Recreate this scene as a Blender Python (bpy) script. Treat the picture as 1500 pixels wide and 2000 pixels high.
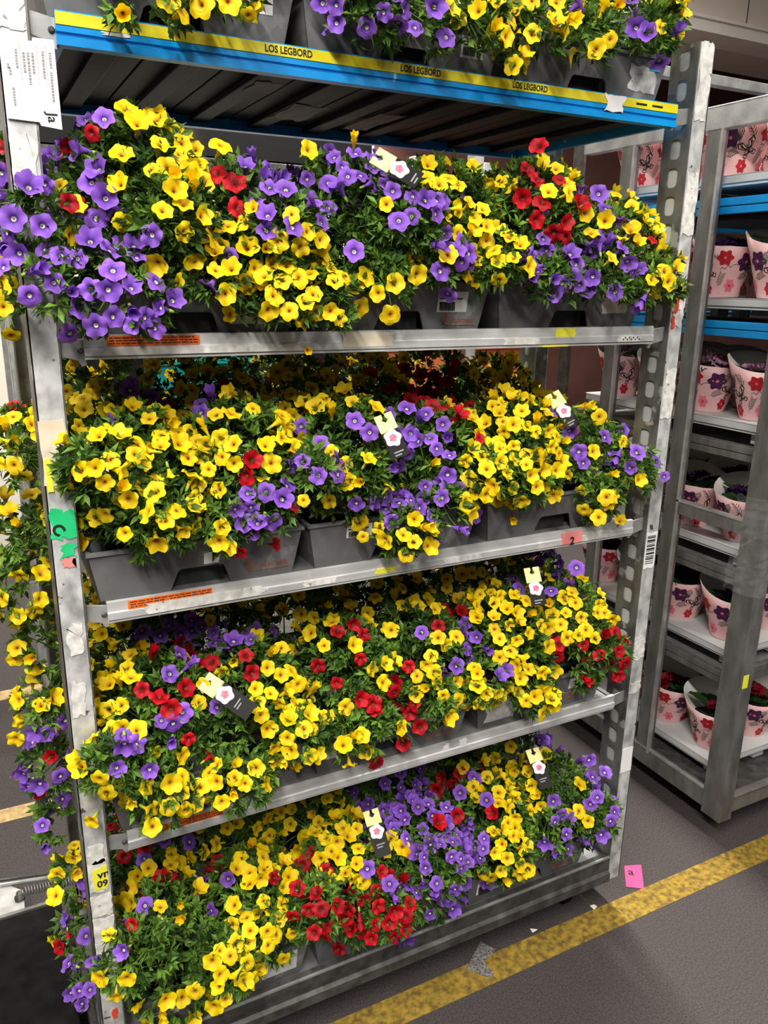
import bpy, math, random
import numpy as np
from mathutils import Matrix, Vector, Quaternion

for o in list(bpy.data.objects):
    bpy.data.objects.remove(o)
S = bpy.context.scene
COL = S.collection
R = math.radians

# ------------------------------------------------------------------ camera
cam = bpy.data.cameras.new('camera')
cam.sensor_fit = 'HORIZONTAL'; cam.sensor_width = 36.0
cam.lens = 1556.3 / 1500 * 36
cam.clip_start = 0.05; cam.clip_end = 100
co = bpy.data.objects.new('camera', cam); COL.objects.link(co)
co.matrix_world = Matrix(((0.89024384, 0.11445415, -0.44086976, -0.16789751),
                          (-0.45524886, 0.25469876, -0.85315709, -1.39693248),
                          (0.01464161, 0.96022330, 0.27884912, 1.75174519),
                          (0, 0, 0, 1)))
S.camera = co

# ------------------------------------------------------------------ light
w = bpy.data.worlds.new('hall'); S.world = w; w.use_nodes = True
w.node_tree.nodes['Background'].inputs[0].default_value = (0.95, 0.97, 1.0, 1)
w.node_tree.nodes['Background'].inputs[1].default_value = 0.06


def ceiling_lamp(x, y, z, sx, sy, power, rz=0.0):
    l = bpy.data.lights.new('hall_lamp', 'AREA'); l.shape = 'RECTANGLE'
    l.size = sx; l.size_y = sy; l.energy = power; l.color = (1.0, 0.965, 0.91)
    o = bpy.data.objects.new('hall_lamp', l); COL.objects.link(o)
    o.location = (x, y, z); o.rotation_euler = (0, 0, rz)


# rows of tube lamps running front to back under the ceiling
ceiling_lamp(-1.0, -2.5, 3.9, 0.25, 3.6, 270)
ceiling_lamp(1.87, -2.4, 3.9, 0.25, 3.6, 85)
ceiling_lamp(1.87, 2.1, 3.9, 0.12, 3.4, 330)
ceiling_lamp(-1.0, 2.1, 3.9, 0.15, 3.4, 60)
S.view_settings.view_transform = 'Standard'
S.view_settings.look = 'None'
S.view_settings.gamma = 1.0
S.view_settings.exposure = 0.40
S.view_settings.use_curve_mapping = False

# ------------------------------------------------------------------ material helpers
MATS = {}


def nodes(name):
    m = bpy.data.materials.new(name); m.use_nodes = True
    nt = m.node_tree; b = nt.nodes['Principled BSDF']
    MATS[name] = m
    return m, nt, b


def N(nt, t, **kw):
    n = nt.nodes.new(t)
    for k, v in kw.items():
        setattr(n, k, v)
    return n


def mat(name, c1, c2=None, scale=20, rough=0.6, metal=0.0, bump=0.0, stretch=(1, 1, 1), detail=4, spots=None, lo=0.35, hi=0.65, spec=0.35):
    """two-colour noise surface, optionally with a third colour in sparse blotches"""
    m, nt, b = nodes(name)
    b.inputs['Roughness'].default_value = rough; b.inputs['Metallic'].default_value = metal
    b.inputs['Specular IOR Level'].default_value = spec
    if c2 is None:
        c2 = tuple(v * 0.8 for v in c1)
    tc = N(nt, 'ShaderNodeTexCoord'); mp = N(nt, 'ShaderNodeMapping')
    mp.inputs['Scale'].default_value = stretch
    nt.links.new(tc.outputs['Object'], mp.inputs[0])
    no = N(nt, 'ShaderNodeTexNoise'); no.inputs['Scale'].default_value = scale; no.inputs['Detail'].default_value = detail
    nt.links.new(mp.outputs[0], no.inputs['Vector'])
    cr = N(nt, 'ShaderNodeValToRGB')
    cr.color_ramp.elements[0].position = lo; cr.color_ramp.elements[1].position = hi
    cr.color_ramp.elements[0].color = (*c2, 1); cr.color_ramp.elements[1].color = (*c1, 1)
    nt.links.new(no.outputs['Fac'], cr.inputs[0])
    out = cr.outputs[0]
    if spots:
        col, sc, th = spots
        n2 = N(nt, 'ShaderNodeTexNoise'); n2.inputs['Scale'].default_value = sc; n2.inputs['Detail'].default_value = 6
        nt.links.new(tc.outputs['Object'], n2.inputs['Vector'])
        r2 = N(nt, 'ShaderNodeValToRGB'); r2.color_ramp.elements[0].position = th; r2.color_ramp.elements[1].position = th + 0.03
        nt.links.new(n2.outputs['Fac'], r2.inputs[0])
        mx = N(nt, 'ShaderNodeMixRGB'); mx.inputs[2].default_value = (*col, 1)
        nt.links.new(r2.outputs[0], mx.inputs[0]); nt.links.new(out, mx.inputs[1]); out = mx.outputs[0]
    nt.links.new(out, b.inputs['Base Color'])
    if bump:
        bp = N(nt, 'ShaderNodeBump'); bp.inputs['Strength'].default_value = bump; bp.inputs['Distance'].default_value = 0.004
        nt.links.new(no.outputs['Fac'], bp.inputs['Height']); nt.links.new(bp.outputs[0], b.inputs['Normal'])
    return m


def petal(name, stops, jitter):
    """petal colour runs from throat to rim (attribute rad), each flower a little different"""
    m, nt, b = nodes(name)
    at = N(nt, 'ShaderNodeAttribute', attribute_name='rad')
    cr = N(nt, 'ShaderNodeValToRGB'); e = cr.color_ramp.elements
    while len(e) < len(stops):
        e.new(0.5)
    for k, (p, c) in enumerate(stops):
        e[k].position = p; e[k].color = (*c, 1)
    nt.links.new(at.outputs['Fac'], cr.inputs[0])
    oi = N(nt, 'ShaderNodeObjectInfo')
    mr = N(nt, 'ShaderNodeMapRange'); mr.inputs[3].default_value = 1 - jitter; mr.inputs[4].default_value = 1 + jitter * 0.7
    nt.links.new(oi.outputs['Random'], mr.inputs[0])
    hs = N(nt, 'ShaderNodeHueSaturation')
    nt.links.new(mr.outputs[0], hs.inputs['Value']); nt.links.new(cr.outputs[0], hs.inputs['Color'])
    nt.links.new(hs.outputs[0], b.inputs['Base Color'])
    b.inputs['Roughness'].default_value = 0.55
    b.inputs['Specular IOR Level'].default_value = 0.25
    tr = N(nt, 'ShaderNodeBsdfTranslucent'); nt.links.new(hs.outputs[0], tr.inputs[0])
    mx = N(nt, 'ShaderNodeMixShader'); mx.inputs[0].default_value = 0.22
    nt.links.new(b.outputs[0], mx.inputs[1]); nt.links.new(tr.outputs[0], mx.inputs[2])
    nt.links.new(mx.outputs[0], nt.nodes['Material Output'].inputs[0])
    return m


petal('petal_yellow', [(0.0, (0.28, 0.11, 0.003)), (0.16, (0.55, 0.27, 0.004)), (0.38, (0.86, 0.58, 0.006)), (1.0, (0.98, 0.74, 0.008))], 0.13)
petal('petal_purple', [(0.0, (0.85, 0.80, 0.45)), (0.13, (0.90, 0.85, 0.70)), (0.2, (0.05, 0.012, 0.17)), (0.42, (0.19, 0.065, 0.47)), (1.0, (0.32, 0.135, 0.66))], 0.22)
petal('petal_red', [(0.0, (0.45, 0.20, 0.02)), (0.12, (0.25, 0.03, 0.005)), (0.24, (0.17, 0.001, 0.004)), (0.5, (0.40, 0.002, 0.008)), (1.0, (0.58, 0.004, 0.014))], 0.25)


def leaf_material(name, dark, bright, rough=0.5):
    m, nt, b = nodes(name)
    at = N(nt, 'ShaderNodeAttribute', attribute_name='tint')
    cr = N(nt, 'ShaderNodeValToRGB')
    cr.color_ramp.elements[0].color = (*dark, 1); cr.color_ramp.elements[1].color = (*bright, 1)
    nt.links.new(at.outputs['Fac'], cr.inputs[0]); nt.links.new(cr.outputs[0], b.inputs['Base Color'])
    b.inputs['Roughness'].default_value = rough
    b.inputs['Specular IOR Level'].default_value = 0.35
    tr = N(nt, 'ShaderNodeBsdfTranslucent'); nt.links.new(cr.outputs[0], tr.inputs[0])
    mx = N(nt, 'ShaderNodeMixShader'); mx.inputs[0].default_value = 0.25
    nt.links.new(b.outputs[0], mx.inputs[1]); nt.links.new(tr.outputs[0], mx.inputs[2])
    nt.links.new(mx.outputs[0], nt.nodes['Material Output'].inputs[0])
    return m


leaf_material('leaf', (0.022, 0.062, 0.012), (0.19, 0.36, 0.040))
leaf_material('leaf_big', (0.012, 0.045, 0.012), (0.035, 0.11, 0.022), 0.45)
mat('calyx', (0.30, 0.45, 0.05), (0.22, 0.36, 0.04))
mat('galvanised', (0.24, 0.235, 0.22), (0.10, 0.10, 0.095), 24, 0.42, 0.45, 0.15, (1, 1, 0.5), 8, ((0.45, 0.445, 0.43), 16, 0.60))  # post flanges: shade on the sides put into a darker steel colour
mat('galvanised_lit', (0.78, 0.78, 0.76), (0.36, 0.36, 0.355), 30, 0.45, 0.3, 0.1, (1, 1, 0.7), 8, ((0.09, 0.09, 0.09), 34, 0.66))  # post faces: light and sticker residue put into a whiter steel colour
mat('aluminium_rail', (0.80, 0.80, 0.78), (0.56, 0.56, 0.55), 14, 0.38, 0.4, 0.05, (0.3, 1, 3), 6, ((0.82, 0.80, 0.74), 11, 0.60))
mat('steel_dark', (0.115, 0.112, 0.105), (0.055, 0.053, 0.05), 30, 0.5, 0.4, 0.05)
mat('steel_grey', (0.25, 0.245, 0.23), (0.14, 0.137, 0.13), 22, 0.42, 0.5, 0.06, (1, 1, 0.4), 6)
mat('steel_bright', (0.62, 0.62, 0.60), (0.42, 0.42, 0.41), 22, 0.35, 0.6)
mat('blue_paint', (0.005, 0.30, 0.72), (0.004, 0.22, 0.56), 9, 0.35, 0.0, 0.03, (0.4, 1, 2), 6, ((0.35, 0.55, 0.75), 26, 0.70))
mat('yellow_strip', (0.80, 0.68, 0.02), (0.60, 0.50, 0.015), 12, 0.45, 0.0, 0.0, (0.3, 1, 1))
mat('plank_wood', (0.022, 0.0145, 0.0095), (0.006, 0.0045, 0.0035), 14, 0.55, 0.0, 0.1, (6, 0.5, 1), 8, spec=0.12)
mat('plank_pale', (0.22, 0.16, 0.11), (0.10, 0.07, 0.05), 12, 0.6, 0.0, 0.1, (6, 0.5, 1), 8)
mat('panel_steel', (0.30, 0.30, 0.29), (0.20, 0.20, 0.19), 20, 0.5, 0.3)
mat('tray_grey', (0.185, 0.185, 0.183), (0.130, 0.130, 0.129), 10, 0.5, 0.0, 0.03, (1, 1, 1), 6, ((0.26, 0.26, 0.255), 12, 0.63), spec=0.3)
mat('tray_dark', (0.045, 0.046, 0.048), (0.03, 0.03, 0.032), 12, 0.55)
mat('pot_dark', (0.012, 0.020, 0.022), (0.008, 0.013, 0.015), 12, 0.4)
mat('soil', (0.020, 0.014, 0.010), (0.010, 0.007, 0.005), 120, 0.95, 0, 0.5)
mat('black_plastic', (0.010, 0.010, 0.011), None, 12, 0.4, spec=0.25)
mat('black_rubber', (0.013, 0.0125, 0.012), (0.007, 0.0068, 0.0065), 18, 0.95, 0, 0.1, spec=0.05)
mat('paper_white', (0.85, 0.84, 0.82), (0.78, 0.77, 0.75), 12, 0.8)
mat('strip_pale', (0.52, 0.515, 0.50), (0.40, 0.40, 0.39), 8, 0.6)
mat('paper_torn', (0.80, 0.78, 0.73), (0.52, 0.50, 0.47), 60, 0.85, 0, 0.1, (1, 1, 1), 6, ((0.25, 0.24, 0.23), 70, 0.66))
mat('paper_cream', (0.76, 0.68, 0.54), (0.62, 0.53, 0.40), 18, 0.85)
mat('ink', (0.015, 0.015, 0.015), None, 12, 0.7)
mat('ink_grey', (0.30, 0.30, 0.30), None, 12, 0.7)
mat('sticker_orange', (0.86, 0.17, 0.02), (0.76, 0.13, 0.015), 18, 0.6)
mat('print_orange', (0.46, 0.15, 0.07), (0.34, 0.12, 0.06), 60, 0.6)
mat('sticker_yellow', (0.86, 0.82, 0.05), (0.78, 0.72, 0.04), 18, 0.6)
mat('sticker_green', (0.02, 0.62, 0.22), (0.015, 0.50, 0.17), 18, 0.6)
mat('sticker_pink', (0.90, 0.28, 0.26), (0.84, 0.23, 0.21), 18, 0.6)
mat('sticker_red', (0.72, 0.07, 0.04), None, 18, 0.6)
mat('sticker_blue', (0.05, 0.50, 0.75), None, 18, 0.6)
mat('card_yellow', (0.92, 0.84, 0.30), (0.86, 0.77, 0.24), 18, 0.55)
mat('card_black', (0.016, 0.016, 0.015), None, 18, 0.5, spec=0.12)
mat('card_white', (0.93, 0.88, 0.88), (0.90, 0.76, 0.80), 60, 0.55)
mat('card_pinkred', (0.80, 0.06, 0.12), (0.85, 0.22, 0.28), 160, 0.55)
mat('plastic_pink', (0.92, 0.08, 0.24), (0.86, 0.06, 0.20), 18, 0.5)
mat('floor_asphalt', (0.076, 0.065, 0.063), (0.042, 0.035, 0.034), 190, 0.8, 0, 0.35, (1, 1, 1), 8, ((0.16, 0.15, 0.145), 420, 0.70), spec=0.15)
mat('line_yellow', (0.34, 0.22, 0.030), (0.12, 0.08, 0.022), 55, 0.75, 0, 0.2, (1, 1, 1), 10, spec=0.15)
mat('line_faded', (0.55, 0.38, 0.16), (0.32, 0.22, 0.10), 40, 0.75, 0, 0.2, (1, 1, 1), 8)
mat('wall_cream', (0.70, 0.66, 0.56), (0.64, 0.60, 0.50), 2, 0.8)
mat('wall_brown', (0.115, 0.050, 0.040), (0.085, 0.037, 0.030), 3, 0.7, spec=0.1)
mat('soffit_beige', (0.80, 0.68, 0.58), (0.74, 0.62, 0.53), 2, 0.7)
mat('trim_beige', (0.88, 0.80, 0.73), (0.80, 0.72, 0.65), 3, 0.6)
mat('ceiling_paint', (0.62, 0.60, 0.56), None, 2, 0.8)
mat('sleeve_pink', (0.82, 0.53, 0.52), (0.74, 0.42, 0.42), 9, 0.6, 0, 0, (1, 1, 1), 3)
mat('sleeve_inside', (0.82, 0.78, 0.72), (0.74, 0.70, 0.64), 9, 0.7)
mat('print_red', (0.52, 0.015, 0.025), (0.36, 0.01, 0.02), 80, 0.6)
mat('print_purple', (0.085, 0.012, 0.075), (0.045, 0.006, 0.045), 80, 0.6)
mat('print_pink', (0.80, 0.20, 0.26), (0.70, 0.13, 0.19), 80, 0.6)
mat('print_green', (0.06, 0.10, 0.06), (0.035, 0.06, 0.035), 80, 0.6)
mat('print_black', (0.02, 0.018, 0.018), None, 12, 0.6)
mat('print_brown', (0.38, 0.10, 0.04), None, 12, 0.6)
mat('bloom_red', (0.30, 0.006, 0.02), (0.16, 0.002, 0.012), 60, 0.55)
mat('bloom_purple', (0.050, 0.010, 0.085), (0.022, 0.005, 0.04), 60, 0.55)
mat('bloom_mauve', (0.55, 0.32, 0.42), (0.32, 0.14, 0.26), 60, 0.55)
mat('tray_pale', (0.56, 0.57, 0.56), (0.48, 0.49, 0.48), 6, 0.45)
mat('crate_orange', (0.62, 0.16, 0.06), (0.52, 0.12, 0.045), 8, 0.6)
mat('crate_teal', (0.01, 0.34, 0.32), (0.008, 0.28, 0.26), 8, 0.5)
mat('foil', (0.42, 0.40, 0.38), (0.12, 0.11, 0.10), 160, 0.35, 0.4, 0.4, (1, 1, 1), 3)
m_, nt_, b_ = nodes('clear_film')
b_.inputs['Base Color'].default_value = (0.9, 0.9, 0.9, 1); b_.inputs['Roughness'].default_value = 0.12
b_.inputs['Alpha'].default_value = 0.05
mat('stem_green', (0.16, 0.30, 0.05), None, 30, 0.6)

# ------------------------------------------------------------------ mesh helpers


class MB:
    """collects shapes; mesh() makes one mesh of them"""

    def __init__(self):
        self.v = []; self.f = []; self.m = []

    def add(self, vs, fs, mi=0):
        o = len(self.v); self.v += [tuple(p) for p in vs]
        for f in fs:
            self.f.append(tuple(i + o for i in f)); self.m.append(mi)
        return self

    def box(self, x0, x1, y0, y1, z0, z1, mi=0):
        return self.add([(x0, y0, z0), (x1, y0, z0), (x1, y1, z0), (x0, y1, z0), (x0, y0, z1), (x1, y0, z1), (x1, y1, z1), (x0, y1, z1)],
                        [(3, 2, 1, 0), (4, 5, 6, 7), (0, 1, 5, 4), (1, 2, 6, 5), (2, 3, 7, 6), (3, 0, 4, 7)], mi)

    def prism(self, poly, a0, a1, axis='y', mi=0):
        """a 2-D outline pushed along one axis; outline is (x,z) for y, (y,z) for x, (x,y) for z"""
        def P(p, a):
            return {'y': (p[0], a, p[1]), 'x': (a, p[0], p[1]), 'z': (p[0], p[1], a)}[axis]
        n = len(poly)
        vs = [P(p, a0) for p in poly] + [P(p, a1) for p in poly]
        fs = [tuple(range(n)), tuple(range(2 * n - 1, n - 1, -1))] + [(i, i + n, (i + 1) % n + n, (i + 1) % n) for i in range(n)]
        return self.add(vs, fs, mi)

    def tube(self, pts, r, n=8, mi=0, cap=True):
        pts = [Vector(p) for p in pts]; k = len(pts)
        rr = r if isinstance(r, (list, tuple)) else [r] * k
        vs = []; u = None
        for i, p in enumerate(pts):
            t = (pts[min(i + 1, k - 1)] - pts[max(i - 1, 0)]).normalized()
            if u is None:
                u = t.orthogonal().normalized()
            u = (u - t * u.dot(t)).normalized(); w_ = t.cross(u)
            for j in range(n):
                a = 2 * math.pi * j / n
                vs.append(p + (u * math.cos(a) + w_ * math.sin(a)) * rr[i])
        fs = [(i * n + j, i * n + (j + 1) % n, (i + 1) * n + (j + 1) % n, (i + 1) * n + j) for i in range(k - 1) for j in range(n)]
        if cap:
            fs += [tuple(range(n - 1, -1, -1)), tuple((k - 1) * n + j for j in range(n))]
        return self.add(vs, fs, mi)

    def lathe(self, prof, n=16, c=(0, 0, 0), mi=0, cap=True):
        vs = [(c[0] + r * math.cos(2 * math.pi * j / n), c[1] + r * math.sin(2 * math.pi * j / n), c[2] + z) for r, z in prof for j in range(n)]
        k = len(prof)
        fs = [(i * n + j, i * n + (j + 1) % n, (i + 1) * n + (j + 1) % n, (i + 1) * n + j) for i in range(k - 1) for j in range(n)]
        if cap:
            fs += [tuple(range(n - 1, -1, -1)), tuple((k - 1) * n + j for j in range(n))]
        return self.add(vs, fs, mi)

    def mesh(self, name, mats, smooth=False):
        me = bpy.data.meshes.new(name); me.from_pydata(self.v, [], self.f)
        for m in ([mats] if isinstance(mats, str) else mats):
            me.materials.append(MATS[m])
        me.polygons.foreach_set('material_index', self.m)
        if smooth:
            me.polygons.foreach_set('use_smooth', [True] * len(self.f))
        me.update()
        return me


WL = {}    # world location of a parent, for parts modelled in world coordinates


def link(name, data, parent=None, loc=None, world=False):
    o = bpy.data.objects.new(name, data); COL.objects.link(o)
    if parent is not None:
        o.parent = parent
    if world and parent is not None:
        o.location = -WL[parent.name]
    elif loc is not None:
        o.location = loc
    pw = WL[parent.name] if parent is not None and parent.name in WL else Vector((0, 0, 0))
    WL[o.name] = pw + o.location
    return o


def part(name, mb, mats, parent, smooth=False, bevel=0.0, label=None, seg=2):
    """a part modelled in world coordinates"""
    o = link(name, mb if isinstance(mb, bpy.types.Mesh) else mb.mesh(name, mats, smooth), parent, world=True)
    if bevel:
        b = o.modifiers.new('bevel', 'BEVEL'); b.width = bevel; b.segments = seg; b.limit_method = 'ANGLE'; b.angle_limit = R(35)
    if label:
        o['label'] = label
    return o


def thing(name, label, cat, loc, group=None):
    o = link(name, None, None, Vector(loc)); o.empty_display_size = 0.05
    o['label'] = label; o['category'] = cat
    if group:
        o['group'] = group
    return o


def tag(o, label, cat, group=None):
    o['label'] = label; o['category'] = cat
    if group:
        o['group'] = group
    return o


def struct(name, mb, mats, bevel=0.0):
    o = link(name, mb.mesh(name, mats)); o['kind'] = 'structure'
    return o


def lettering(text, size, at, parent, material='ink', rot=0.0, name='lettering', xs=1.0, align='LEFT', bold=0.0):
    """flat print standing in an x-z plane that faces the front; rot turns it in that plane"""
    c = bpy.data.curves.new('text', 'FONT'); c.body = text; c.size = size; c.align_x = align; c.align_y = 'CENTER'; c.offset = bold
    c.resolution_u = 3
    t = bpy.data.objects.new('text', c); COL.objects.link(t)
    bpy.context.view_layer.update()
    me = bpy.data.meshes.new_from_object(t.evaluated_get(bpy.context.evaluated_depsgraph_get()))
    bpy.data.objects.remove(t); bpy.data.curves.remove(c)
    ca, sa = math.cos(rot), math.sin(rot)
    for v in me.vertices:
        x, y = v.co.x * xs, v.co.y
        v.co = (at[0] + x * ca - y * sa, at[1], at[2] + x * sa + y * ca)
    me.materials.clear(); me.materials.append(MATS[material])
    return link(name, me, parent, world=True)


def ragged(x0, x1, z0, z1, seed, jag=0.15, n=5):
    """outline of a torn sticker"""
    rnd = random.Random(seed); w_, h_ = x1 - x0, z1 - z0; p = []
    for a, b in (((x0, z0), (x1, z0)), ((x1, z0), (x1, z1)), ((x1, z1), (x0, z1)), ((x0, z1), (x0, z0))):
        for i in range(n):
            t = i / n
            px = a[0] + (b[0] - a[0]) * t + rnd.uniform(-1, 1) * jag * w_ * 0.5
            p.append((min(x1 + 0.0015, max(x0 - 0.0015, px)), a[1] + (b[1] - a[1]) * t + rnd.uniform(-1, 1) * jag * min(h_, 2 * w_) * 0.3))
    return p


ORD = ['first', 'second', 'third', 'fourth', 'fifth', 'sixth', 'seventh', 'eighth']

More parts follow.
